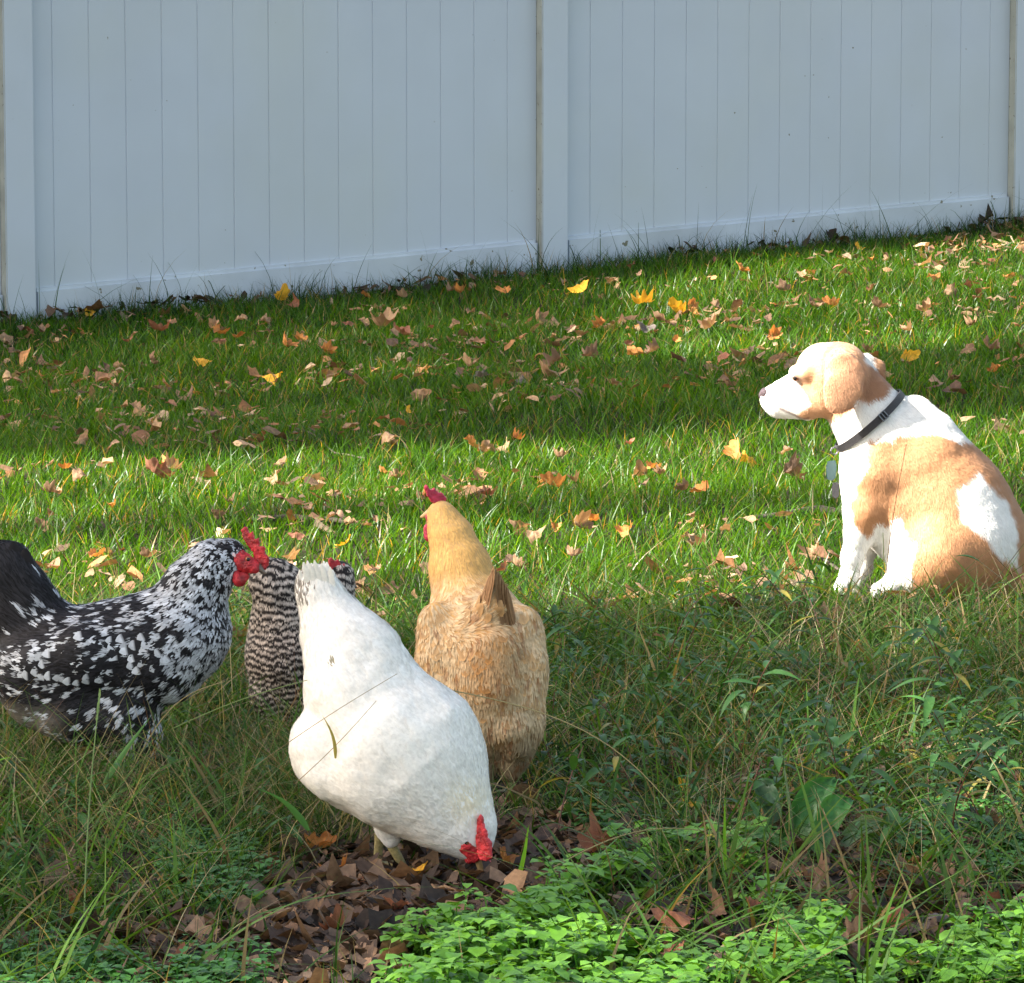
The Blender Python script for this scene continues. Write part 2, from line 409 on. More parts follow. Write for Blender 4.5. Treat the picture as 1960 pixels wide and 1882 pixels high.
def blob(F, name, prims, m, root, h=.0016, wr=0., colr=None):
    def f(P): return sdf_prims(P, prims) + (wr * (fbm(P * 180) - .5) if wr else 0)
    lo, hi = bounds(prims, .006); V, Q = surface_net(f, lo, hi, h)
    C = None if colr is None else np.tile(np.array(colr), (len(V), 1))
    return keep(obj(name, mesh_np(name, V, Q, C), m), root)
def eyeball(name, P, r, look, m_in, root):
    me = bpy.data.meshes.new(name); import bmesh
    bm = bmesh.new(); bmesh.ops.create_uvsphere(bm, u_segments=20, v_segments=14, radius=r); bm.to_mesh(me); bm.free()
    o = bpy.data.objects.new(name, me); col.objects.link(o); me.materials.append(m_in); me.materials.append(M['pupil'])
    for f in me.polygons:
        f.use_smooth = True
        if f.center.normalized().z > .80: f.material_index = 1
    me.transform(Vector(look).to_track_quat('Z', 'Y').to_matrix().to_4x4())
    me.transform(__import__('mathutils').Matrix.Translation(Vector(P))); return keep(o, root)
def hen_leg(F, hip, foot, root, name='leg', m=None, fwd=(1, 0)):
    a = np.array(hip); b = np.array(foot); b[2] = float(ground(b[0], b[1])) + .012
    fx, fy = fwd; n = math.hypot(fx, fy); fx /= n; fy /= n
    pr = [cone(a, b, .0085, .0065, .004)]
    for ang, ln in ((-.5, .05), (0, .06), (.5, .05), (math.pi, .028)):
        dx = fx * math.cos(ang) - fy * math.sin(ang); dy = fx * math.sin(ang) + fy * math.cos(ang)
        e = b + np.array([dx * ln, dy * ln, -.006]); mid = b + np.array([dx * ln * .5, dy * ln * .5, .001])
        pr += [cone(b, mid, .0058, .005, .004), cone(mid, e, .005, .003, .003), cone(e, e + np.array([dx * .012, dy * .012, -.004]), .003, .001, .002)]
    return blob(F, name, pr, m or M['shank'], root, .002, .001)

# ------------------------------------------------------------------ the dog
def near_line(p, line, wd):
    line = np.array(line, float); d = np.full(len(p), 1e9)
    for a, b in zip(line[:-1], line[1:]):
        e = b - a; t = np.clip(((p - a) @ e) / (e @ e), 0, 1); d = np.minimum(d, np.linalg.norm(p - a - t[:, None] * e, axis=1))
    return np.clip(1.5 - d / wd, 0, 1)
def build_dog():
    F = Fig(10.3)
    C = F.chain
    pr = []
    # chest, trunk, rump
    pr += C([(1690, 838, 0, 64), (1697, 885, 2, 86), (1712, 945, 4, 94), (1760, 985, 0, 104), (1818, 1010, 0, 116), (1858, 1060, -4, 112)], 26)
    pr += C([(1730, 832, 0, 60), (1766, 885, -2, 88), (1815, 962, -4, 106), (1850, 1030, -6, 114)], 30)
    pr += [F.c((1752, 792, 2, 34), (1775, 825, 0, 46), 22)]
    # neck
    pr += C([(1634, 738, 4, 52), (1655, 790, 2, 64), (1690, 838, 0, 72)], 26)
    # haunch, hind leg
    pr += C([(1850, 1040, -48, 84), (1800, 1062, -70, 78), (1772, 1080, -76, 58)], 30)
    pr += C([(1776, 1070, -74, 54), (1735, 1010, -66, 28), (1725, 1020, -60, 24), (1722, 1085, -58, 20), (1712, 1118, -62, 17), (1680, 1130, -66, 14)], 14)
    pr += C([(1850, 1060, 60, 84), (1790, 1080, 78, 56), (1745, 1122, 84, 20)], 20)
    # forelegs
    pr += C([(1672, 915, -44, 58), (1660, 975, -50, 44), (1645, 1020, -50, 27), (1632, 1065, -48, 19), (1625, 1105, -48, 16), (1611, 1124, -52, 15)], 16)
    pr += C([(1680, 920, 44, 52), (1672, 985, 48, 38), (1658, 1040, 50, 24), (1650, 1090, 50, 17), (1636, 1122, 46, 14)], 14)
    # tail, lying on the grass to the right
    pr += C([(1925, 1105, -30, 26), (1970, 1130, -60, 17), (2025, 1125, -80, 12), (2060, 1105, -85, 7)], 10)
    # skull and muzzle
    pr += [F.c((1608, 708, 2, 53), (1600, 712, 2, 56), 20), F.c((1570, 703, 8, 44), (1590, 735, 4, 50), 18)]
    pr += C([(1560, 728, 14, 40), (1535, 745, 22, 33), (1505, 760, 30, 30), (1486, 765, 36, 25), (1478, 765, 38, 20)], 16, .82)
    pr += [F.c((1540, 778, 20, 26), (1488, 784, 34, 15), 12), F.c((1578, 762, 2, 38), (1555, 768, 8, 32), 16)]
    pr += [F.c((1469, 756, 40, 9), (1476, 760, 39, 14), 8)]
    pr += [F.c((1522, 712, -6, 12), (1545, 712, -22, 16), 12)]      # brow
    # ears
    ear = C([(1606, 690, -50, 25), (1616, 716, -74, 38), (1612, 748, -86, 36), (1602, 766, -88, 25)], 2, .2)
    ear2 = C([(1658, 690, 44, 13), (1678, 706, 48, 14), (1684, 724, 50, 11)], 8, .5)
    pr += ear + ear2
    def f(P): return sdf_prims(P, pr) + (fbm(P * 28) - .5) * .005 * np.clip((1560 - topx(P)[:, 0]) / -60, 0, 1)
    lo, hi = bounds(pr, .01); lo[2] = max(lo[2], -.03)
    V, Q = surface_net(f, lo, hi, .0042)
    W_ = np.array([.80, .775, .74]); T_ = np.array([.46, .225, .105]); E_ = np.array([.52, .28, .15])
    saddle = [(1656, 858), (1662, 845), (1690, 839), (1706, 843), (1712, 833), (1760, 831), (1812, 834), (1835, 842), (2090, 860), (2090, 1190), (1738, 1190), (1742, 1090), (1755, 1042), (1738, 1030), (1730, 1005), (1730, 985), (1712, 990), (1695, 1002), (1678, 998), (1665, 1024), (1642, 1008), (1632, 995), (1628, 960), (1640, 925), (1664, 885)]
    hip = [(1828, 936), (1850, 925), (1872, 903), (1880, 915), (1903, 933), (1925, 960), (1942, 990), (1948, 1040), (1952, 1090), (1925, 1070), (1905, 1056), (1885, 1024), (1862, 1012), (1837, 993)]
    head = [(1510, 690), (1530, 666), (1572, 640), (1640, 636), (1655, 668), (1650, 690), (1668, 706), (1690, 735), (1688, 752), (1662, 774), (1645, 762), (1610, 798), (1575, 806), (1540, 806), (1524, 797), (1546, 776), (1548, 757), (1537, 747), (1527, 728), (1514, 712)]
    farear = [(1655, 655), (1672, 660), (1702, 695), (1706, 740), (1682, 720)]
    def coat(P, N=None):
        p = topx(P); j = (fbm(P * 45) - .5) * 16 + (fbm(P * 160) - .5) * 8
        def m(poly, s=4.): return np.clip(.5 - (polysdf(p, poly) + j) / s, 0, 1)[:, None]
        c = np.tile(W_, (len(P), 1)); shade = (.92 + .2 * fbm(P * 12))[:, None]
        c = c * (1 - m(saddle)) + T_ * shade * m(saddle); c = c * (1 - m(hip, 7)) + W_ * m(hip, 7)
        hm = m(head, 6) * (p[:, 1] < 815)[:, None]; c = c * (1 - hm) + E_ * hm
        f1 = m(farear); c = c * (1 - f1) + E_ * .8 * f1
        blaze = np.clip(.5 - (polysdf(p, [(1500, 712), (1524, 672), (1575, 645), (1590, 655), (1545, 700), (1530, 722)]) + j) / 10, 0, 1)[:, None] * .6
        c = c * (1 - blaze) + (W_ * .9 + [0.02, -.02, -.18]) * blaze
        bk = np.clip(.5 - (polysdf(p, [(1664, 700), (1680, 705), (1706, 728), (1702, 748), (1684, 760), (1660, 772), (1652, 755), (1660, 735)]) + j) / 6, 0, 1)[:, None] * (p[:, 1] < 800)[:, None]
        c = c * (1 - bk) + np.array([.36, .17, .085]) * bk
        em = np.clip(.5 - (polysdf(p, [(1576, 668), (1600, 655), (1650, 672), (1660, 705), (1656, 745), (1628, 785), (1598, 794), (1578, 776), (1574, 725)]) + .3 * j) / 5, 0, 1)[:, None] * (P[:, 1] < 10.26)[:, None]
        c = c * (1 - .8 * em) + np.array([.50, .255, .14]) * (.9 + .25 * fbm(P * 30))[:, None] * .8 * em
        fr = near_line(p, [(1580, 666), (1574, 690), (1575, 735)], 2.2)[:, None]; c = c * (1 - .6 * fr) + np.array([.30, .12, .06]) * .6 * fr  # shading of the crease in front of the ear, painted into the coat colour
        lip = near_line(p, [(1492, 782), (1508, 789), (1522, 795), (1534, 803), (1548, 800)], 2.)[:, None]; c = c * (1 - .7 * lip) + np.array([.16, .07, .05]) * .7 * lip
        er = np.clip(1.4 - np.hypot((p[:, 0] - 1525) / 9, (p[:, 1] - 725) / 6), 0, 1)[:, None]; c = c * (1 - .75 * er) + np.array([.20, .08, .05]) * .75 * er
        cr = near_line(p, [(1530, 733), (1538, 744), (1548, 746)], 2.5)[:, None]; c = c * (1 - .4 * cr) + np.array([.25, .11, .07]) * .4 * cr
        pk = near_line(p, [(1462, 775), (1470, 742), (1486, 737)], 4.)[:, None]; c = c * (1 - .45 * pk) + np.array([.42, .22, .2]) * .45 * pk
        return c
    dog = empty('dog', [*(F.P(1780, 1100)[:2]), float(ground(*F.P(1780, 1100)[:2]))])
    tag(dog, 'white and tan short-haired dog with a black collar sitting on the grass and looking left', 'dog')
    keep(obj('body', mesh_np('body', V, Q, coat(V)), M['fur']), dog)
    # coat
    n = 170000; P = sample(V, Q, n); N = grad(f, P)
    K = lambda x, y, d=0: F.P(x, y, d)
    ctrl = [(K(1480, 760, 0), K(30, 8) - K(0, 0)), (K(1540, 710), K(30, -14) - K(0, 0)), (K(1590, 660), K(30, 4) - K(0, 0)), (K(1612, 690, -60), K(0, 30) - K(0, 0)), (K(1605, 760, -60), K(-3, 30) - K(0, 0)),
            (K(1560, 780), K(30, 10) - K(0, 0)), (K(1680, 730), K(20, 25) - K(0, 0)), (K(1640, 800), K(12, 30) - K(0, 0)), (K(1760, 790), K(26, 20) - K(0, 0)), (K(1640, 900), K(6, 30) - K(0, 0)), (K(1800, 860), K(22, 24) - K(0, 0)),
            (K(1740, 920), K(14, 30) - K(0, 0)), (K(1890, 930), K(16, 30) - K(0, 0)), (K(1640, 1040), K(-3, 30) - K(0, 0)), (K(1840, 1040), K(10, 30) - K(0, 0)), (K(1770, 1060), K(-8, 30) - K(0, 0)), (K(1720, 1080), K(0, 30) - K(0, 0)), (K(1940, 1060), K(5, 30) - K(0, 0))]
    D = flow_field(ctrl)(P, N); D = norm(D + rng.normal(0, .16, D.shape)); D = norm(D - (D * N).sum(1, keepdims=True) * N)
    px = topx(P); face = np.clip((px[:, 0] - 1500) / 130, .25, 1) * np.where(px[:, 1] < 800, .8, 1)
    Ln = rng.uniform(.010, .016, n) * face; Wd = rng.uniform(.0008, .0014, n); S = norm(np.cross(N, D))
    keepm = ~((np.hypot(px[:, 0] - 1525, px[:, 1] - 724) < 7) | (px[:, 0] < 1464)); P, N, D, Ln, Wd, S = (a[keepm] for a in (P, N, D, Ln, Wd, S)); n = len(P)
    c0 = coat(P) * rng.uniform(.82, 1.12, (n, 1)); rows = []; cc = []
    Dn = D; c = P - N * .001
    for t, wk, lf in ((0, 1, 0), (.5, .8, .0009), (1, .15, .0019)):
        q = P + Dn * (Ln * t)[:, None]
        if t: q = q - N * np.clip(f(q), -.01, .01)[:, None]
        q = q + N * (lf * rng.uniform(.4, 1.3, n))[:, None] - N * .0006
        for sgn in (-1, 1): rows.append(q + S * (Wd * .5 * wk * sgn)[:, None]); cc.append(np.clip(c0, 0, .86))
    VV = np.stack(rows, 1).reshape(-1, 3); CC = np.stack(cc, 1).reshape(-1, 3)
    q = np.array([(0, 1, 3, 2), (2, 3, 5, 4)]); QQ = (np.arange(n)[:, None, None] * 6 + q[None]).reshape(-1, 4)
    keep(obj('coat', mesh_np('coat', VV, QQ, CC), M['fur']), dog)
    # nose, eye
    blob(F, 'nose', [F.c((1464, 750, 38, 8), (1470, 751, 36, 8), 5), F.c((1461, 757, 39, 9), (1468, 760, 37, 9), 5), F.c((1463, 766, 38, 7), (1468, 768, 38, 6), 5), F.c((1464, 753, 28, 7), (1466, 762, 28, 6), 5)], M['nose'], dog, .0014, .001)
    e = F.surf(f, 1524, 724); eyeball('eye', e + np.array([.0, .004, 0]), .0078, (-.5, -.85, .0), M['eye'], dog)
    # collar: ring round the neck following the body surface
    A = K(1724, 754); B = K(1604, 858); cen = (A + B) / 2; u = norm(A - B); ax = norm(np.array([u[2], 0, -u[0]])); v = np.array([0, 1, 0.])
    earid = {id(q) for q in ear + ear2}; neckpr = [q for q in pr if id(q) not in earid]
    def ringpt(th, off=0., sh=0.):
        d = u * math.cos(th) + v * math.sin(th); r = np.linspace(.02, .2, 200)
        P_ = cen + d * r[:, None] + ax * sh; s_ = sdf_prims(P_, neckpr); k = np.argmax(s_ > 0); return cen + d * (r[k] + off) + ax * sh
    nn = 72; hw = .008; V_ = []
    base = [ringpt(2 * math.pi * i / nn) for i in range(nn)]
    rad = [np.linalg.norm(b - cen) for b in base]; rad = [np.mean([rad[(i + j) % nn] for j in range(-4, 5)]) for i in range(nn)]
    for i in range(nn):
        th = 2 * math.pi * i / nn; d = u * math.cos(th) + v * math.sin(th)
        for off, sh in ((.004, -hw), (.0075, -hw), (.0075, hw), (.004, hw)): V_.append(cen + d * (rad[i] + off) + ax * sh)
    Q_ = [(i * 4 + j, i * 4 + (j + 1) % 4, ((i + 1) % nn) * 4 + (j + 1) % 4, ((i + 1) % nn) * 4 + j) for i in range(nn) for j in range(4)]
    cl = keep(obj('collar', mesh_np('collar', V_, Q_, smooth=False), M['nylon']), dog)
    def onc(x, y, off):
        # ring point nearest to a picture position on the viewer's side
        best = min(range(nn), key=lambda i: (np.hypot(*(topx(base[i])[0] - [x, y])) + (1000 if base[i][1] > cen[1] else 0)))
        th = 2 * math.pi * best / nn; d = u * math.cos(th) + v * math.sin(th); return cen + d * (rad[best] + off), d
    p, d = onc(1674, 782, .010); tng = norm(np.cross(d, ax))
    m = MB()
    for s0, s1, h0, h1 in ((-.009, .009, .0083, .0098), (-.009, .009, -.0098, -.0083), (-.009, -.0065, -.0082, .0082), (.0065, .009, -.0082, .0082), (-.001, .001, -.0082, .0082)):
        lo_ = [p + tng * a + ax * b - d * .002 for a, b in ((s0, h0), (s1, h0), (s1, h1), (s0, h1))]; m.prism(lo_, [q_ + d * .004 for q_ in lo_])
    b_ = m.build('buckle', M['metal'], None); b_.parent = cl; b_.matrix_parent_inverse = cl.matrix_world.inverted(); bpy.context.view_layer.update(); b_.matrix_parent_inverse = cl.matrix_world.inverted()
    p = K(1597, 858, -30); tagc = K(1592, 900, -34)
    def hang(name, pts, r, m_): 
        return blob(F, name, [cone(a, b, r, r, .001) for a, b in zip(pts[:-1], pts[1:])], m_, dog, .0014)
    rg = hang('tag_ring', [p + np.array([math.cos(t) * .008, 0, math.sin(t) * .008 - .006]) for t in np.linspace(0, 2 * math.pi, 9)], .0016, M['metal'])
    m = MB(); pts = [(-.010, .020), (.008, .021), (.011, .008), (.009, -.018), (.0, -.024), (-.011, -.019), (-.013, .006)]
    m.prism([tagc + [x, -.0015 + x * .5, z] for x, z in pts], [tagc + [x, .0015 + x * .5, z] for x, z in pts]); m.build('name_tag', M['tealtag'], dog, .0005)
    m = MB(); t2 = K(1600, 938, -38); m.prism([t2 + [x * .7, -.0015, z * .8] for x, z in pts], [t2 + [x * .7, .0015, z * .8] for x, z in pts]); m.build('rabies_tag', M['nylon'], dog, .0005)
    return dog
build_dog()

# ------------------------------------------------------------------ the hens
def hen(F, name, label, pr, ctrl, under, colour, n, Lf, Wf, lift, foot, rows=6, jitter=.15, mfe=None, res=.0042, keepf=None, bump=.003):
    root = empty(name, [*F.P(*foot)[:2], float(ground(*F.P(*foot)[:2]))]); tag(root, label, 'hen', 'hens foraging on the lawn')
    def f(P): return sdf_prims(P, pr) + (fbm(P * 22) - .5) * bump * 2
    lo, hi = bounds(pr, .012); V, Q = surface_net(f, lo, hi, res)
    keep(obj('body', mesh_np('body', V, Q, np.tile(under, (len(V), 1))), M['skin']), root)
    P = sample(V, Q, n); p = topx(P)
    NET[root.name] = P.copy()
    if keepf is not None:
        k = keepf(P, p); P = P[k]; p = p[k]
    N = grad(f, P); fl = flow_field([(F.P(*a), F.P(*b) - F.P(0, 0)) for a, b in ctrl]); D = fl(P, N)
    parts = feathers(P, N, D, Lf(p), Wf(p), lift(p), f, colour(P, p, D), rows, True, jitter)
    keep(obj('plumage', mesh_np('plumage', *parts), mfe or M['feather']), root)
    return root, f, fl
def quills(F, root, lst, colour, name='tail_feathers', rows=12, curve=0.):
    """long tail feathers: base, tip, width (picture units)"""
    P = np.array([F.P(*a[:3]) for a in lst]); T = np.array([F.P(*a[3:6]) for a in lst]); W = np.array([a[6] for a in lst]) / F.K
    D = T - P; Ln = np.linalg.norm(D, axis=1); D = norm(D)
    N = np.array([a[7] for a in lst], float); N = norm(N - (N * D).sum(1, keepdims=True) * D)
    V, Q, C = feathers(P, N, D, Ln, W, np.full(len(P), curve), None, colour(P, topx(P)), rows, False, .0, .18)
    o = keep(obj(name, mesh_np(name, V, Q, C), M['feather']), root); return o
ri = lambda n: rng.random(n)

# --- speckled hen
def speckled():
    F = Fig(8.18); ch = F.chain
    pr = ch([(70, 1285, 0, 84), (130, 1275, 0, 98), (215, 1258, 0, 104), (305, 1238, -6, 104), (350, 1215, -10, 90)], 26, .95)
    pr += ch([(350, 1190, -8, 88), (378, 1125, -10, 60), (408, 1083, -12, 44), (436, 1066, -14, 36)], 22)
    pr += ch([(100, 1235, 6, 78), (42, 1160, 10, 60), (5, 1098, 12, 50), (-40, 1075, 14, 36)], 24, .55)
    pr += ch([(80, 1330, 0, 66), (150, 1350, -10, 72), (235, 1365, -30, 66), (262, 1415, -36, 42), (262, 1458, -36, 22)], 26)
    pr += ch([(225, 1370, 40, 60), (225, 1440, 40, 30)], 20)
    pr += ch([(270, 1225, -60, 52), (170, 1255, -72, 58), (80, 1268, -64, 40)], 14, .75)      # folded wing
    ctrl = [((440, 1045, -30), (-25, 4)), ((420, 1090, -40), (-12, 22)), ((380, 1120, -40), (-18, 24)), ((425, 1180, -30), (-4, 28)), ((360, 1220, -80), (-20, 18)), ((300, 1150, -30), (-28, 10)), ((200, 1170, -40), (-30, 6)),
            ((260, 1240, -100), (-30, 6)), ((150, 1260, -100), (-30, 2)), ((390, 1300, -40), (-14, 18)), ((300, 1340, -60), (-24, 12)), ((240, 1400, -60), (-6, 26)), ((120, 1350, -50), (-24, 14)), ((90, 1180, 0), (-18, -22)), ((40, 1110, 0), (-14, -26)), ((0, 1180, 0), (-20, -16)), ((50, 1260, 0), (-28, -6))]
    K = F.K
    def tailw(p): return np.clip((120 - p[:, 0]) / 60, 0, 1) * np.clip((1215 - p[:, 1]) / 40, 0, 1)
    def Lf(p): return (np.interp(p[:, 0], [0, 120, 300, 380, 440], [24, 20, 18, 14, 9]) + 16 * tailw(p)) / K * rng.uniform(.8, 1.2, len(p))
    def Wf(p): return rng.uniform(.0022, .004, len(p))
    def lift(p): return rng.uniform(.0003, .0030, len(p))
    def colour(P, p, D):
        own, loc = seeds(P, D, 3300, .020); ns = 3300; sp_ = np.zeros((ns, 2)); sp_[own] = p; SP = np.zeros((ns, 3)); SP[own] = P
        x, y = sp_[:, 0], sp_[:, 1]; tw = tailw(sp_)
        pw = np.interp(x, [0, 100, 200, 300, 420], [.25, .40, .52, .62, .92]) + .2 * (x > 330) * (y > 1090)
        pw = pw * (1 - .93 * tw) * np.interp(y, [1000, 1260, 1300, 1460], [1, 1, .7, .6]) * (.78 + .44 * fbm(SP * 26)); wh = rng.random(ns) < pw
        band = (y > 1258) & (y < 1302) & (x > 110) & (x < 315); wh &= ~(band & (rng.random(ns) < .85))
        thr = rng.uniform(-.25, .35, ns); g = rng.uniform(.42, .85, ns); wid = rng.uniform(.22, .5, ns) * np.interp(x, [250, 330], [.8, 1.25]); n = len(P)
        fluff = (np.clip((1340 - p[:, 1]) / -40, 0, 1) * np.clip((150 - p[:, 0]) / 60, 0, 1))[:, None]
        blk = np.array([.012, .0115, .014]) * rng.uniform(.5, 2.4, (n, 1)) + fluff * np.array([.20, .18, .15]); w_ = np.array([.80, .84, .92]) * g[own][:, None] * rng.uniform(.75, 1.1, (n, 1))
        jt = rng.normal(0, .07, n)
        def c(q, t, j):
            al, ac = loc(q); m = np.clip((al - thr[own] + jt) / .10, 0, 1) * np.clip((wid[own] - ac + jt) / .10, 0, 1) * wh[own]
            return blk * (1 - m[:, None]) + w_ * m[:, None]
        return c
    root, f, fl = hen(F, 'speckled_hen', 'black hen speckled with white, red comb, standing sideways at the left edge', pr, ctrl, (.012, .011, .012), colour, 42000, Lf, Wf, lift, (200, 1490), 4, .16, keepf=lambda P, p: p[:, 0] > -90)
    def sc_(P, p, D):
        n = len(P); wt = (rng.random(n) < .5)[:, None]; g = rng.uniform(.5, .8, (n, 1)); bl = np.tile([.012, .0115, .014], (n, 1)) * rng.uniform(.7, 2., (n, 1)); w_ = np.array([.80, .84, .92]) * g
        return lambda c, t, j: np.where(wt & (t > .72), w_, bl)
    overlay(F, root, f, fl, lambda P, p: (polysdf(p, [(80, 1240), (180, 1210), (300, 1205), (350, 1235), (320, 1290), (180, 1305), (60, 1300)]) < 0) & (P[:, 1] < 8.15), 130, 40, 20, .0035, sc_)
    lst = []
    for i in range(13):
        a = i / 12; lst.append((30 + 22 * a, 1178 - 10 * a, -14 + 30 * (i % 3) / 2, -62 + 112 * a + rng.uniform(-5, 5), 1038 + 18 * abs(a - .6) + rng.uniform(-5, 5), -10 + 12 * (i % 3), 34, (.1, -1, .1)))
    quills(F, root, lst, lambda P, p: (lambda t, j: np.tile([.011, .010, .012], (len(P), 1)) * (1 + .5 * abs(j))))
    blob(F, 'face', [F.c((458, 1073, -28, 21), (472, 1080, -32, 18), 6), F.c((486, 1086, -34, 13), k=6), F.c((447, 1068, -34, 12), k=5)], M['comb'], root, .0014, .0045)
    blob(F, 'ear_lobe', [F.c((446, 1062, -42, 5), (450, 1066, -43, 4), 3)], mat('pale_lobe', (.6, .45, .45), .6), root, .0012, .001)
    plate(F, 'comb', [(462, 1016), (470, 1009), (478, 1022), (484, 1017), (487, 1032), (495, 1030), (497, 1045), (507, 1046), (507, 1058), (515, 1066), (513, 1082), (504, 1094), (492, 1094), (488, 1075), (486, 1058), (474, 1046), (468, 1036)], -24, 9, M['comb'], root, yaw=-.35, wrinkle=2.)
    blob(F, 'wattle', [F.c((452, 1098, -36, 9), (457, 1110, -38, 13), 5), F.c((468, 1102, -34, 10), (462, 1112, -36, 9), 5)], M['comb'], root, .0014, .002)
    blob(F, 'beak', [F.c((494, 1086, -34, 8), (507, 1097, -38, 2.5), 3)], M['beak_dark'], root, .0012)
    e = F.surf(lambda P: sdf_prims(P, [F.c((458, 1073, -28, 21), (472, 1080, -32, 18), 6)]), 474, 1071); eyeball('eye', e + [0, .0025, 0], .0052, (.3, -.95, .05), M['eye'], root)
    hen_leg(F, F.P(262, 1440, -36), F.P(268, 1492, -36), root); hen_leg(F, F.P(225, 1430, 40), F.P(215, 1480, 40), root)
speckled()

# --- barred hen
def barred():
    F = Fig(8.62); ch = F.chain; K = F.K
    pr = ch([(556, 1195, -10, 76), (562, 1255, -14, 86), (572, 1315, -10, 84)], 26)
    pr += ch([(545, 1160, -30, 58), (530, 1122, -40, 46), (520, 1112, -44, 40)], 22)
    pr += ch([(600, 1190, 40, 62), (632, 1150, 60, 44), (646, 1112, 70, 28), (652, 1098, 74, 22)], 20)
    pr += ch([(640, 1260, 30, 70), (610, 1330, 10, 70)], 24)
    pr += ch([(520, 1330, -40, 44), (535, 1372, -40, 30)], 18)
    ctrl = [((500, 1090, -60), (-6, 26)), ((560, 1110, -60), (4, 24)), ((480, 1160, -40), (-4, 28)), ((530, 1170, -90), (0, 26)), ((480, 1260, -40), (2, 28)), ((550, 1260, -100), (3, 26)), ((540, 1350, -90), (6, 26)), ((640, 1150, 20), (-6, 26)), ((690, 1180, 40), (0, 26)), ((600, 1200, 0), (0, 26))]
    def Lf(p): return 15 / K * rng.uniform(.8, 1.2, len(p))
    def Wf(p): return rng.uniform(.002, .0038, len(p))
    def colour(P, p, D):
        own, loc = seeds(P, D, 700, .034); n = len(P); ph = rng.uniform(0, 1, 700); per = np.interp(p[:, 1], [1070, 1180, 1400], [.52, .40, .34]); g = rng.uniform(.75, 1.15, (n, 1))
        g2 = rng.uniform(.7, 1.1, 700)[own][:, None]; dk = np.array([.018, .013, .012]) * g; lt = np.array([.58, .50, .44]) * g * g2; low = np.clip((p[:, 1] - 1180) / 120, 0, 1); jt = rng.normal(0, .05, n)
        def c(q, t, j):
            al, ac = loc(q); s_ = ((al - .25 * ac) / per + ph[own] * .5 + jt) % 1; m = np.clip((s_ - .46 - .16 * low) / .08, 0, 1) * np.clip((1. - s_) / .08, 0, 1); return dk * (1 - m[:, None]) + lt * m[:, None]
        return c
    root, f, fl = hen(F, 'barred_hen', 'hen with dark grey and cream barred feathers, mostly hidden behind the white hen', pr, ctrl, (.03, .025, .025), colour, 34000, Lf, Wf, lambda p: rng.uniform(.0003, .003, len(p)), (560, 1430), 4, .12)
    plate(F, 'comb', [(628, 1072), (634, 1066), (641, 1074), (647, 1070), (652, 1080), (659, 1079), (661, 1092), (667, 1096), (664, 1108), (655, 1111), (644, 1102), (636, 1092), (630, 1082)], 58, 8, M['comb'], root, yaw=.3)
    blob(F, 'face', [F.c((655, 1112, 66, 14), (664, 1122, 70, 11), 5), F.c((669, 1140, 66, 8), k=5)], M['comb'], root, .0016, .002)
    blob(F, 'beak', [F.c((668, 1116, 72, 7), (682, 1124, 76, 2), 3)], M['beak_dark'], root, .0014)
    hen_leg(F, F.P(560, 1370, -20), F.P(560, 1425, -20), root); hen_leg(F, F.P(600, 1370, 20), F.P(600, 1420, 20), root)
barred()

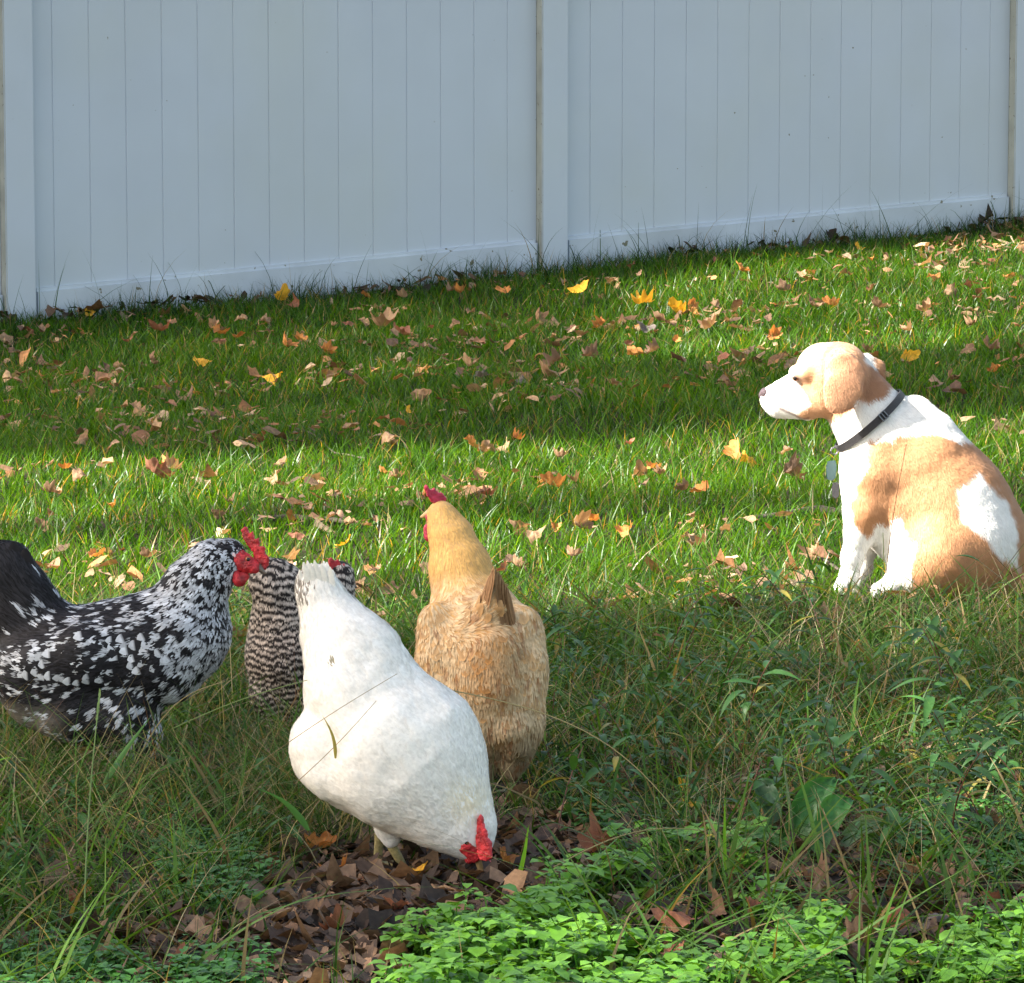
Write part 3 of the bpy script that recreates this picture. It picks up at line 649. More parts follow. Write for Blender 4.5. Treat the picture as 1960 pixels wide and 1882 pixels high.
# --- white hen
def white():
    F = Fig(7.42); ch = F.chain; K = F.K
    pr = ch([(652, 1222, 44, 66), (678, 1266, 28, 95), (695, 1325, 14, 112), (728, 1378, 6, 118), (774, 1436, -4, 145), (790, 1460, -8, 139)], 14, .9)
    pr += ch([(652, 1235, 46, 64), (634, 1190, 56, 50), (610, 1135, 66, 36), (604, 1116, 70, 28)], 26, .8)
    pr += ch([(668, 1400, 10, 82), (652, 1430, 6, 96), (690, 1466, 0, 92)], 12, .9)
    pr += ch([(800, 1480, -10, 128), (845, 1530, -20, 92), (880, 1572, -30, 60), (900, 1596, -38, 40), (908, 1616, -44, 27)], 30)
    pr += ch([(745, 1550, 30, 56), (745, 1585, 20, 26), (748, 1608, 16, 14)], 14)
    pr += ch([(700, 1370, -50, 60), (735, 1430, -78, 70), (715, 1490, -76, 56), (640, 1480, -50, 40)], 34, .7)   # near wing
    ctrl = [((905, 1590, -60), (-8, -26)), ((940, 1560, 0), (-6, -30)), ((850, 1500, -100), (-20, -24)), ((925, 1440, 0), (-12, -28)), ((780, 1420, -130), (-22, -22)), ((870, 1350, 0), (-22, -20)), ((680, 1300, -80), (-16, -26)), ((780, 1260, 0), (-20, -22)), ((620, 1200, 0), (-12, -28)), ((600, 1120, 60), (-6, -28)), ((660, 1430, -90), (-26, -10)), ((570, 1430, 0), (-14, -26)), ((650, 1500, -60), (-28, -6)), ((800, 1600, -30), (-28, -14))]
    def Lf(p): return np.interp(p[:, 1], [1090, 1200, 1450, 1640], [34, 26, 20, 9]) / K * rng.uniform(.8, 1.2, len(p))
    def Wf(p): return rng.uniform(.002, .0042, len(p))
    def colour(P, p, D):
        n = len(P); own, loc = seeds(P, D, 1500, .03); g = rng.uniform(.93, 1.03, (n, 1)) * rng.uniform(.96, 1.01, 1500)[own][:, None]; warm = np.clip(1 - np.hypot(p[:, 0] - 900, p[:, 1] - 1545) / 60, 0, 1)[:, None]
        b = np.array([.90, .875, .84]) * g * (1 - warm) + np.array([.93, .82, .62]) * warm * g
        dirt = (np.clip((fbm(P * 9) - .55) * 3, 0, .06))[:, None]; b = b * (1 - dirt) + np.array([.62, .54, .40]) * dirt
        tip = (((p[:, 0] < 600) & (p[:, 1] < 1150) | (p[:, 0] < 592) & (p[:, 1] < 1180)) & (ri(n) < .55))[:, None]; b = np.where(tip, b * [.30, .28, .26], b)
        spot = (np.hypot((p[:, 0] - 643), (p[:, 1] - 1281) * 1.8) < 9)[:, None]; b = np.where(spot, b * [.35, .33, .25], b)
        def c(q, t, j): al, ac = loc(q); return np.clip(b * (1 - .035 * np.clip(ac * 1.4, 0, 1) - .02 * np.clip(al, 0, 1))[:, None], 0, 1)
        return c
    root, f, fl = hen(F, 'white_hen', 'white hen with its head down pecking at the leaf litter in front', pr, ctrl, (.90, .875, .84), colour, 52000, Lf, Wf, lambda p: np.interp(p[:, 1], [1090, 1250, 1640], [.005, .0020, .0011]) * rng.uniform(.1, 1.2, len(p)), (760, 1680), 4, .16, keepf=lambda P, p: np.hypot(p[:, 0] - 912, p[:, 1] - 1632) > 26, bump=.004)
    wc = lambda P, p, D: (lambda c, t, j: np.tile([.90, .875, .84], (len(P), 1)) * (1 - .05 * (j == 0) - .10 * (t > .9)))
    overlay(F, root, f, fl, lambda P, p: (polysdf(p, [(600, 1380), (690, 1350), (800, 1370), (870, 1430), (840, 1500), (760, 1540), (640, 1500), (575, 1460)]) < 0) & (P[:, 1] < 7.42), 110, 58, 26, .0035, wc)
    overlay(F, root, f, fl, lambda P, p: (p[:, 1] < 1330) & (p[:, 1] > 1120) & (P[:, 1] < 7.48), 70, 46, 22, .003, wc, 'saddle_feathers', .16)
    lst = []
    for i in range(16):
        a = i / 15; lst.append((606 + 34 * a, 1210 - 6 * a, 62, 570 + 64 * a + rng.uniform(-3, 3), 1088 - 10 * math.sin(a * 3.14) + rng.uniform(-9, 7), 62 - 16 * (i % 3), 17, (-.2, -1, .15)))
    quills(F, root, lst, lambda P, p: (lambda t, j: np.tile([.78, .765, .73], (len(P), 1)) * (1 - .03 * abs(j))))
    blob(F, 'face', [F.c((892, 1616, -74, 18), (908, 1636, -70, 15), 6), F.c((880, 1600, -80, 10), (890, 1612, -80, 9), 6), F.c((928, 1632, -60, 12), k=6)], M['comb_bright'], root, .0014, .0045)
    plate(F, 'comb', [(914, 1590), (915, 1572), (919, 1557), (924, 1566), (926, 1582), (931, 1588), (933, 1602), (939, 1612), (941, 1626), (943, 1640), (932, 1648), (920, 1646), (914, 1632), (912, 1610)], -96, 10, M['comb_bright'], root, yaw=-.5, wrinkle=2.2)
    blob(F, 'wattle', [F.c((893, 1636, -60, 8), (898, 1646, -62, 8), 5), F.c((930, 1640, -58, 7), (934, 1650, -60, 6), 5)], M['comb_bright'], root, .0014, .002)
    blob(F, 'beak', [F.c((917, 1646, -62, 9.5), (922, 1668, -60, 6), 3), F.c((922, 1668, -60, 6), (923, 1677, -56, 2), 3)], M['beak'], root, .0012)
    ef = lambda P: sdf_prims(P, [F.c((892, 1616, -74, 18), (908, 1636, -70, 15), 6)])
    e = F.surf(ef, 893, 1613); eyeball('eye', e + [0, .002, 0], .0052, (-.3, -.95, .1), M['eye'], root)
    hen_leg(F, F.P(745, 1610, 16), F.P(776, 1682, 14), root, fwd=(1, -.3)); hen_leg(F, F.P(728, 1575, 56), F.P(722, 1655, 60), root, fwd=(1, -.3))
white()

# --- buff hen
def buff():
    F = Fig(8.02); ch = F.chain; K = F.K
    pr = ch([(912, 1200, 30, 92), (918, 1250, 10, 106), (924, 1300, 0, 104), (938, 1360, -6, 94)], 26)
    pr += ch([(895, 1150, 60, 70), (880, 1085, 84, 56), (862, 1025, 98, 40), (847, 990, 106, 25), (843, 982, 108, 23)], 20)
    pr += ch([(985, 1215, 0, 56), (990, 1300, -14, 52), (985, 1385, -20, 50), (980, 1440, -14, 34), (978, 1475, -14, 18)], 20)   # right thigh and wing
    pr += ch([(850, 1215, 0, 52), (850, 1290, -10, 50), (890, 1390, -14, 50), (915, 1450, -10, 32), (925, 1490, -10, 16)], 20)
    pr += ch([(930, 1200, -50, 40), (943, 1160, -64, 24), (948, 1110, -74, 9)], 14, .8)
    pr += ch([(838, 1190, -20, 38), (842, 1260, -44, 40), (868, 1330, -66, 28)], 9, .8) + ch([(1000, 1195, -20, 36), (1004, 1270, -40, 38), (1000, 1345, -58, 26)], 9, .8)
    pr += ch([(938, 1250, -70, 56), (940, 1310, -74, 54)], 12, .8) + ch([(975, 1390, -60, 44), (985, 1420, -50, 32)], 10)
    ctrl = [((850, 975, 80), (4, 26)), ((865, 1020, 60), (8, 26)), ((885, 1085, 40), (8, 26)), ((830, 1140, 40), (-2, 26)), ((950, 1110, 40), (14, 22)), ((830, 1210, -20), (6, 26)), ((1010, 1200, -20), (-2, 26)), ((940, 1150, -100), (4, -26)), ((900, 1180, -70), (12, -10)), ((930, 1240, -110), (0, 26)), ((990, 1300, -70), (-4, 26)), ((860, 1300, -70), (4, 26)), ((960, 1390, -90), (0, 26)), ((1030, 1260, 0), (-2, 26))]
    def Lf(p): return np.interp(p[:, 1], [960, 1050, 1180, 1450], [9, 16, 22, 26]) / K * rng.uniform(.8, 1.2, len(p))
    def Wf(p): return rng.uniform(.002, .004, len(p))
    def colour(P, p, D):
        n = len(P); own, loc = seeds(P, D, 1100, .028); g = rng.uniform(.85, 1.1, (n, 1)); nk = np.clip((1140 - p[:, 1]) / 60, 0, 1)[:, None]; gs = rng.uniform(.86, 1.1, 1100)[own][:, None]; gs = 1 + (gs - 1) * (1 - .85 * nk); g = g * gs
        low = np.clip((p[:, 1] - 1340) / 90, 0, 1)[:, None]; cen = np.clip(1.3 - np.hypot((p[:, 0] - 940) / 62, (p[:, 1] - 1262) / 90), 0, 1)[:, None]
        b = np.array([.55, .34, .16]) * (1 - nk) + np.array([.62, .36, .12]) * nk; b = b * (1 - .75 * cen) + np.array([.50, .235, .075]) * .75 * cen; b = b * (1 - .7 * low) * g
        red = ((rng.random(1100) < .22)[own])[:, None] * (1 - nk); edge = np.array([.72, .56, .36]) * g; jt = rng.normal(0, .06, n)
        def c(q, t, j):
            al, ac = loc(q); e_ = (np.clip((np.maximum(al, ac * 1.1) - .30 + jt) / .1, 0, 1))[:, None] * (1 - nk) * .68 * (1 - .5 * low) * (1 - .6 * cen)
            sh = red * np.clip((.22 - ac + jt) / .1, 0, 1)[:, None] * .6; o = b * (1 - e_) + edge * e_; return o * (1 - sh) + np.array([.30, .12, .045]) * sh
        return c
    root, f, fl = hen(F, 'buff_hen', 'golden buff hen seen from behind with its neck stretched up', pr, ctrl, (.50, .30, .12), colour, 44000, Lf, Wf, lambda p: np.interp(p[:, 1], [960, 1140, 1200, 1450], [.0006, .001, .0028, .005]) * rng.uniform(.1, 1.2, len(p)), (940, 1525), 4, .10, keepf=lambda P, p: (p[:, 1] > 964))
    lst = []
    for i in range(11):
        a = i / 10; lst.append((892 + 30 * a, 1205 - 4 * a, -50 - 26 * a, 932 + 14 * a + rng.uniform(-4, 4), 1084 + 46 * (1 - a) ** 1.5 + rng.uniform(-4, 4), -80 - 14 * a, 17, (-1, -.6, .25)))
        lst.append((990 - 26 * a, 1205 - 4 * a, -50 - 24 * a, 954 - 6 * a + rng.uniform(-3, 4) + 20 * (1 - a), 1090 + 44 * (1 - a) ** 1.4 + rng.uniform(-4, 4), -80 - 12 * a, 17, (1, -.6, .25)))
    quills(F, root, lst, lambda P, p: (lambda t, j: np.tile([.27, .14, .065], (len(P), 1)) * (1 - .3 * (j == 0)) + (.14 if t > .75 else .06) * (abs(j)) * np.array([1, .7, .4])))
    def bc(P, p, D):
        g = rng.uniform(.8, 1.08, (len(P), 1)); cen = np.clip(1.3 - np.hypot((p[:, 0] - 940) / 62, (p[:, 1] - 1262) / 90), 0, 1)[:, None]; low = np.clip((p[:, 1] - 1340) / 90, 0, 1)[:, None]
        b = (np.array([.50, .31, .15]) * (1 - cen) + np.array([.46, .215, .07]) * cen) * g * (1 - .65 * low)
        return lambda c, t, j: b * (1.28 if (abs(j) or t > .88) else .84)
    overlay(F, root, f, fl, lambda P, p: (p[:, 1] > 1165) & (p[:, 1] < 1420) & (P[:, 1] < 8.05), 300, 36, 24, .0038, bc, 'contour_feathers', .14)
    plate(F, 'comb', [(812, 931), (816, 927), (824, 938), (831, 934), (838, 944), (845, 943), (854, 955), (850, 967), (838, 967), (826, 961), (818, 948)], 104, 9, M['comb_pink'], root, yaw=.4)
    blob(F, 'face', [F.c((826, 990, 108, 12), (828, 1002, 108, 10), 6)], M['comb_pink'], root, .0014, .002)
    blob(F, 'wattle', [F.c((820, 1012, 102, 10), (822, 1026, 102, 11), 5)], M['comb_pink'], root, .0014, .002)
    blob(F, 'beak', [F.c((822, 982, 118, 8), (806, 990, 132, 2.5), 3)], M['beak'], root, .0014)
    hen_leg(F, F.P(975, 1430, -14), F.P(978, 1528, -12), root, fwd=(-.4, 1)); hen_leg(F, F.P(900, 1430, -10), F.P(930, 1532, -14), root, fwd=(-.4, 1))
buff()

# ------------------------------------------------------------------ grass
def blades(x, y, h, wd, lean, bend, C0, C1, rows=3, az=None, z0=None):
    n = len(x); z = ground(x, y) - .004 if z0 is None else z0
    az = rng.uniform(0, 2 * math.pi, n) if az is None else az
    L_ = np.stack([np.cos(az), np.sin(az), np.zeros(n)], 1); fa = rng.uniform(0, 2 * math.pi, n); S = np.stack([np.cos(fa), np.sin(fa), np.zeros(n)], 1)
    B = np.stack([x, y, z], 1); V = []; C = []
    for k in range(rows + 1):
        t = k / rows; wk = wd * (1 - t ** 1.6) if k < rows else wd * .06; wk = wk * (.7 if k == 0 else 1)
        out = h * (lean * t + bend * t * t); up = h * (t - .45 * bend * t * t * np.clip(bend, 0, 1.6))
        c = B + L_ * out[:, None]; c[:, 2] += up
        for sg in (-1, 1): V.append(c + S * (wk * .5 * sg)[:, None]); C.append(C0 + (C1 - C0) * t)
    V = np.stack(V, 1).reshape(-1, 3); C = np.stack(C, 1).reshape(-1, 3)
    q = np.array([(2 * k, 2 * k + 1, 2 * k + 3, 2 * k + 2) for k in range(rows)])
    return V, (np.arange(n)[:, None, None] * (2 * rows + 2) + q[None]).reshape(-1, 4), C
def scatter(n, y0, y1, marg=.75, xr=None):
    y = np.sqrt(rng.uniform(y0 ** 2, y1 ** 2, n)); hw = y * 980 / FO + marg; x = rng.uniform(-1, 1, n) * hw; return x, y
def infence(x, y, m=0.): return ((x - FX) * FS * -1 + (y - FY) * FC) < -m       # True in front of the fence
def gcol(x, y, n, dry=.1, lo=(.008, .044, .002), hi=(.064, .165, .004)):
    t = np.clip(n2(x, y, 2.2) * .7 + rng.normal(.12, .32, n), 0, 1)[:, None]; c = np.array(lo) * (1 - t) + np.array(hi) * t
    d = (rng.random(n) < dry)[:, None]; c = np.where(d, np.array([.26, .20, .09]) * rng.uniform(.5, 1.1, (n, 1)), c); return c
P_ = lambda x, y: topx(np.stack([x, y, ground(x, y)], 1))
parts = []
def keepout(x, y, r=.09):
    m = np.ones(len(x), bool)
    for px, py, D, rr in KO: m &= np.hypot(x - D * (px - 980) / FO, y - D) > rr
    return m
KO = [(1780, 0, 10.3, .19), (1850, 0, 10.25, .17)]
# lawn
x, y = scatter(275000, 8.6, 22.2); m = infence(x, y, .01) & keepout(x, y); x, y = x[m], y[m]
pr_ = np.clip(1.15 - (y - 9) / 22, .5, 1); m = rng.random(len(x)) < pr_; x, y = x[m], y[m]; n = len(x)
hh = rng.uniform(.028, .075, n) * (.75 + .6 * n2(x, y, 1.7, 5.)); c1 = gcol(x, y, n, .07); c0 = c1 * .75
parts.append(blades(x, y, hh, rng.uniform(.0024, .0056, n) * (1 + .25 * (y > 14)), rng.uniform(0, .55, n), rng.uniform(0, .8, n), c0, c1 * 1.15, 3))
# longer tufts standing out of the lawn
x, y = scatter(11000, 8.7, 21.5); m = infence(x, y, .03) & keepout(x, y) & (n2(x, y, 3., 2.) > .5); x, y = x[m], y[m]; n = len(x); c1 = gcol(x, y, n, .08, hi=(.10, .23, .02))
parts.append(blades(x, y, rng.uniform(.07, .13, n), rng.uniform(.003, .0055, n), rng.uniform(0, .5, n), rng.uniform(.1, 1.0, n), c1 * .75, c1, 4))
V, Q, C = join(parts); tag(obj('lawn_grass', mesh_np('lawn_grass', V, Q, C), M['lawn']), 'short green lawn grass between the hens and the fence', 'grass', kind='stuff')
# wisps along the foot of the fence
s = rng.uniform(-2.6, 5.2, 6500) ; nn_ = np.abs(rng.normal(0, .09, len(s))) + .012; x = FX + s * FC + nn_ * FS; y = FY + s * FS - nn_ * FC
cl_ = n2(s, s * 0, 2.6, 9.); hh = rng.uniform(.05, .14, len(s)) * (.5 + cl_); big = rng.random(len(s)) < .03; hh[big] = rng.uniform(.16, .34, big.sum()); m = (abs(s - 2.15) > .0); n = len(s)
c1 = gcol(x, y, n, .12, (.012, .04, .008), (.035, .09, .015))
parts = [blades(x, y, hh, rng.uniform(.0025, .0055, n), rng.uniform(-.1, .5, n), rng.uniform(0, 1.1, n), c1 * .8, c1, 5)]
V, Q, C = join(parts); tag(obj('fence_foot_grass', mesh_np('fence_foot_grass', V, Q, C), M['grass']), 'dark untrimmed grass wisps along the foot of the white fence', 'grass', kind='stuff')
# rough grass in the foreground
def region(x, y, poly, soft=30):
    p = P_(x, y); return np.clip(.5 - polysdf(p, poly) / soft, 0, 1)
litter_poly = [(480, 1882), (400, 1850), (450, 1790), (540, 1740), (560, 1680), (640, 1620), (800, 1650), (930, 1590), (1080, 1590), (1180, 1620), (1290, 1650), (1200, 1700), (1060, 1740), (980, 1770), (850, 1800), (740, 1840), (640, 1900), (560, 1960)]
litter2 = [(1330, 1610), (1600, 1600), (1960, 1560), (1990, 1640), (1860, 1700), (1700, 1700), (1640, 1790), (1560, 1750), (1450, 1700), (1330, 1660)]
litter3 = [(130, 1840), (300, 1790), (440, 1800), (520, 1850), (560, 1990), (200, 1990)]
bare = lambda x, y: np.maximum(np.maximum(region(x, y, litter_poly, 50), .6 * region(x, y, litter2, 50)), .7 * region(x, y, litter3, 60))
KO += [(745, 0, 7.42, .06), (690, 0, 7.5, .06), (910, 0, 7.42, .07), (945, 0, 8.0, .12), (230, 0, 8.15, .12), (570, 0, 8.6, .1)]
parts = []
x, y = scatter(40000, 6.2, 9.6); p = P_(x, y); m = keepout(x, y) & (rng.random(len(x)) > .95 * bare(x, y)); fade = np.clip((y - 6.2) / .3, 0, 1) * np.clip((9.9 - y) / .9, 0, 1); m &= rng.random(len(x)) < fade
left = p[:, 0] < 620; m &= rng.random(len(x)) < np.where(p[:, 0] > 1040, .45 + 1.1 * (n2(x, y, 4., 7.) < .5), 1.); clov = (p[:, 1] > 1700) & (p[:, 0] > 700); m &= ~(clov & (rng.random(len(x)) < .85)); x, y, left = x[m], y[m], left[m]; n = len(x)
c1 = gcol(x, y, n, .20, (.008, .034, .004), (.052, .115, .010)); hh = rng.uniform(.03, .11, n) * (.7 + .7 * n2(x, y, 3., 4.))
parts.append(blades(x, y, hh, rng.uniform(.002, .0055, n), rng.uniform(0, .9, n), rng.uniform(0, 1.3, n), c1 * .7, c1 * 1.1, 4))
# tall thin arching stems
x, y = scatter(11500, 6.6, 9.9); p = P_(x, y); m = keepout(x, y) & (rng.random(len(x)) > bare(x, y)) & ~((p[:, 1] > 1740) & (p[:, 0] > 420)) & ~((p[:, 1] > 1560) & (p[:, 0] > 480) & (p[:, 0] < 1100) & (rng.random(len(x)) < .93))
m &= (n2(x, y, 2.6, 8.) > .42); x, y = x[m], y[m]; n = len(x)
dry = rng.random(n) < .5; c1 = np.where(dry[:, None], np.where((rng.random(n) < .4)[:, None], np.array([.24, .13, .09]), np.array([.44, .37, .23])) * rng.uniform(.45, 1.15, (n, 1)), np.array([.065, .14, .035]) * rng.uniform(.5, 1.9, (n, 1)))
hh = rng.uniform(.12, .26, n) * np.where((P_(x, y)[:, 0] < 620) & (P_(x, y)[:, 1] < 1700), 1.0, .85)
parts.append(blades(x, y, hh, rng.uniform(.0013, .0026, n), rng.uniform(0, .8, n), rng.uniform(.1, 1.3, n), c1 * .8, c1, 7))
# fine hay-like clump in front of the white hen's left leg and under the speckled and buff hens
for cx, cy, sx, sy, n, hm in ((640, 1600, 80, 30, 900, .15), (560, 1540, 60, 30, 500, .16), (230, 1530, 150, 30, 900, .15), (980, 1560, 60, 20, 350, .12), (60, 1480, 80, 30, 400, .16), (560, 1460, 60, 20, 350, .12)):
    gx = [gpt(cx + rng.normal(0, sx), cy + rng.normal(0, sy)) for _ in range(n)]; x = np.array([g[0] for g in gx]); y = np.array([g[1] for g in gx]); m = keepout(x, y) | (y < 7.35); x, y = x[m], y[m]; n = len(x)
    dry = rng.random(n) < .35; c1 = np.where(dry[:, None], np.array([.30, .26, .16]) * rng.uniform(.4, 1.1, (n, 1)), np.array([.04, .10, .02]) * rng.uniform(.5, 1.6, (n, 1)))
    parts.append(blades(x, y, hm * rng.uniform(.4, 1.1, n), rng.uniform(.0014, .004, n), rng.uniform(0, .7, n), rng.uniform(.1, 1.3, n), c1 * .8, c1, 6))
# broader weed-grass blades
x, y = scatter(9000, 6.3, 9.9); m = keepout(x, y) & (rng.random(len(x)) > bare(x, y)) & ~((P_(x, y)[:, 1] > 1560) & (P_(x, y)[:, 0] > 480) & (P_(x, y)[:, 0] < 1060)); x, y = x[m], y[m]; n = len(x); c1 = gcol(x, y, n, .15, (.012, .05, .008), (.10, .21, .028))
parts.append(blades(x, y, rng.uniform(.07, .21, n), rng.uniform(.004, .010, n), rng.uniform(.1, 1, n), rng.uniform(.2, 1.4, n), c1 * .8, c1, 6))
V, Q, C = join(parts); tag(obj('rough_grass', mesh_np('rough_grass', V, Q, C), M['grass']), 'tangled rough grass with dry stems around the hens and in the foreground', 'grass', kind='stuff')

# ------------------------------------------------------------------ leaves
def leaf_mesh(name, kind, seed):
    r = np.random.default_rng(seed); nA = 44; th = np.linspace(0, 2 * math.pi, nA, endpoint=False)
    if kind == 'maple':
        a = np.abs((th + math.pi) % (2 * math.pi) - math.pi); rad = .42 + .15 * np.exp(-((a - 0) / .22) ** 2) + .15 * np.exp(-((a - .95) / .2) ** 2) + .16 * np.exp(-((a - 1.85) / .22) ** 2) - .12 * np.exp(-((a - math.pi) / .3) ** 2)
        rad = rad + 0.03 * np.sin(th * 11 + r.uniform(0, 6)) + r.normal(0, .018, nA)
    else:
        rad = (.5 / np.sqrt((np.cos(th)) ** 2 + (np.sin(th) / r.uniform(.5, .8)) ** 2)) * (1 + .12 * np.sin(th * 3 + r.uniform(0, 6)) + .10 * np.sin(th * 7 + r.uniform(0, 6))) + r.normal(0, .012, nA)
    V = [(0, 0, 0)]; nr = 5
    for k in range(1, nr + 1):
        for i in range(nA): V.append((math.cos(th[i]) * rad[i] * k / nr, math.sin(th[i]) * rad[i] * k / nr, 0))
    V = np.array(V); rr = np.linalg.norm(V[:, :2], axis=1)
    fx, fy = r.uniform(-1.6, 1.6, 2)
    cx = r.uniform(.8, 2.4) * (1 if r.random() < .7 else -1); cy = r.uniform(-.6, 1.2)
    z = cx * V[:, 1] ** 2 + cy * V[:, 0] ** 2 + 0.42 * (fbm(np.c_[V[:, :2] * 3.5, np.full(len(V), seed * 3.1)]) - .5) + .10 * (fbm(np.c_[V[:, :2] * 9, np.full(len(V), seed * 1.7)]) - .5) + .08 * np.abs(V[:, 1])
    V[:, 0] += r.uniform(-.3, .3) * V[:, 1]; V[:, 2] = z; V[:, 1] *= 1 - .25 * np.clip(abs(cx), 0, 1.2) * rr
    T = [(0, 1 + i, 1 + (i + 1) % nA) for i in range(nA)]; Q = []
    for k in range(nr - 1):
        for i in range(nA):
            a = 1 + k * nA; Q.append((a + i, a + nA + i, a + nA + (i + 1) % nA, a + (i + 1) % nA))
    # stalk
    k0 = len(V); st = []
    for t in np.linspace(0, 1, 5):
        c = np.array([-.18 - .5 * t, .03 * math.sin(t * 3), .04 + .12 * t * t])
        for a in range(4): st.append(c + [0, .009 * math.cos(a * 1.57), .009 * math.sin(a * 1.57)])
    V = np.concatenate([V, st])
    for s_ in range(4):
        for a in range(4): Q.append((k0 + s_ * 4 + a, k0 + s_ * 4 + (a + 1) % 4, k0 + s_ * 4 + 4 + (a + 1) % 4, k0 + s_ * 4 + 4 + a))
    th_ = np.arctan2(V[:, 1], V[:, 0]); vein = np.exp(-(np.abs(((th_ * 3.3 / math.pi) % 1) - .5) / .12) ** 2) * (rr.max() > 0)
    patch = fbm(np.c_[V * 4, ][:, :3] + seed * 7.7)
    return V, Q, T, vein, patch
LC = {'tan': ((.33, .21, .12), (.22, .12, .065)), 'orange': ((.52, .22, .06), (.34, .12, .035)), 'yellow': ((.75, .42, .03), (.62, .32, .04)), 'brown': ((.16, .095, .06), (.26, .15, .09)), 'russet': ((.27, .12, .07), (.24, .09, .05)), 'grey-brown': ((.17, .14, .12), (.10, .08, .07))}
LM = {}
for ci, (cn, (ca, cb)) in enumerate(LC.items()):
    for kd in ('maple', 'oval'):
        for s_ in range(4):
            V, Q, T, vein, patch = leaf_mesh(cn, kd, 10 * ci + s_ + (5 if kd == 'oval' else 0))
            t = np.clip((patch - .35) * 3, 0, 1)[:, None]; C = np.array(ca) * (1 - t) + np.array(cb) * t; C = C * (1 + .25 * vein[:, None]) * (.9 + .2 * rng.random((len(V), 1)))
            LM[cn, kd, s_] = mesh_np('fallen_leaf', V, Q, C, True, T); LM[cn, kd, s_].materials.append(M['dry'])
LAND = [('middle fence post', 1050, 500), ('left fence post', 40, 600), ('right fence post', 1955, 400), ('dog', 1600, 1000), ("dog's back", 1960, 900), ("dog's muzzle", 1450, 780), ("buff hen's comb", 830, 940), ("speckled hen's comb", 490, 1020), ("speckled hen's tail", 10, 1040), ("buff hen's right side", 1060, 1280), ("white hen's beak", 920, 1680), ("white hen's feet", 720, 1690), ("lower right corner", 1800, 1850), ("speckled hen's legs", 240, 1500), ("white hen's tail", 640, 1090), ('left lower fence rail', 300, 545), ('right half of the fence', 1500, 440)]
pend = []
def leaf(px, py, cn, size, lift=.02, where=None, kind=None, tilt=.34):
    g = gpt(px, py + size * .35); K_ = FO / (g[1] + .1); r = size * (1.32 if py < 1180 else 1.5) / K_ ; kd = kind or ('maple' if rng.random() < .38 else 'oval')
    o = bpy.data.objects.new('fallen_leaf', LM[cn, kd, int(rng.integers(4))]); col.objects.link(o)
    o.location = (g[0], g[1], g[2] + lift + r * .25); o.scale = (r * 1.25,) * 3
    o.rotation_euler = (rng.normal(.0, tilt) + .32, rng.normal(0, tilt), rng.uniform(0, 6.28)); pend.append((o, cn, kd, size, px, py)); return o
SC = dict(t='tan', o='orange', y='yellow', b='brown', r='russet', g='grey-brown')
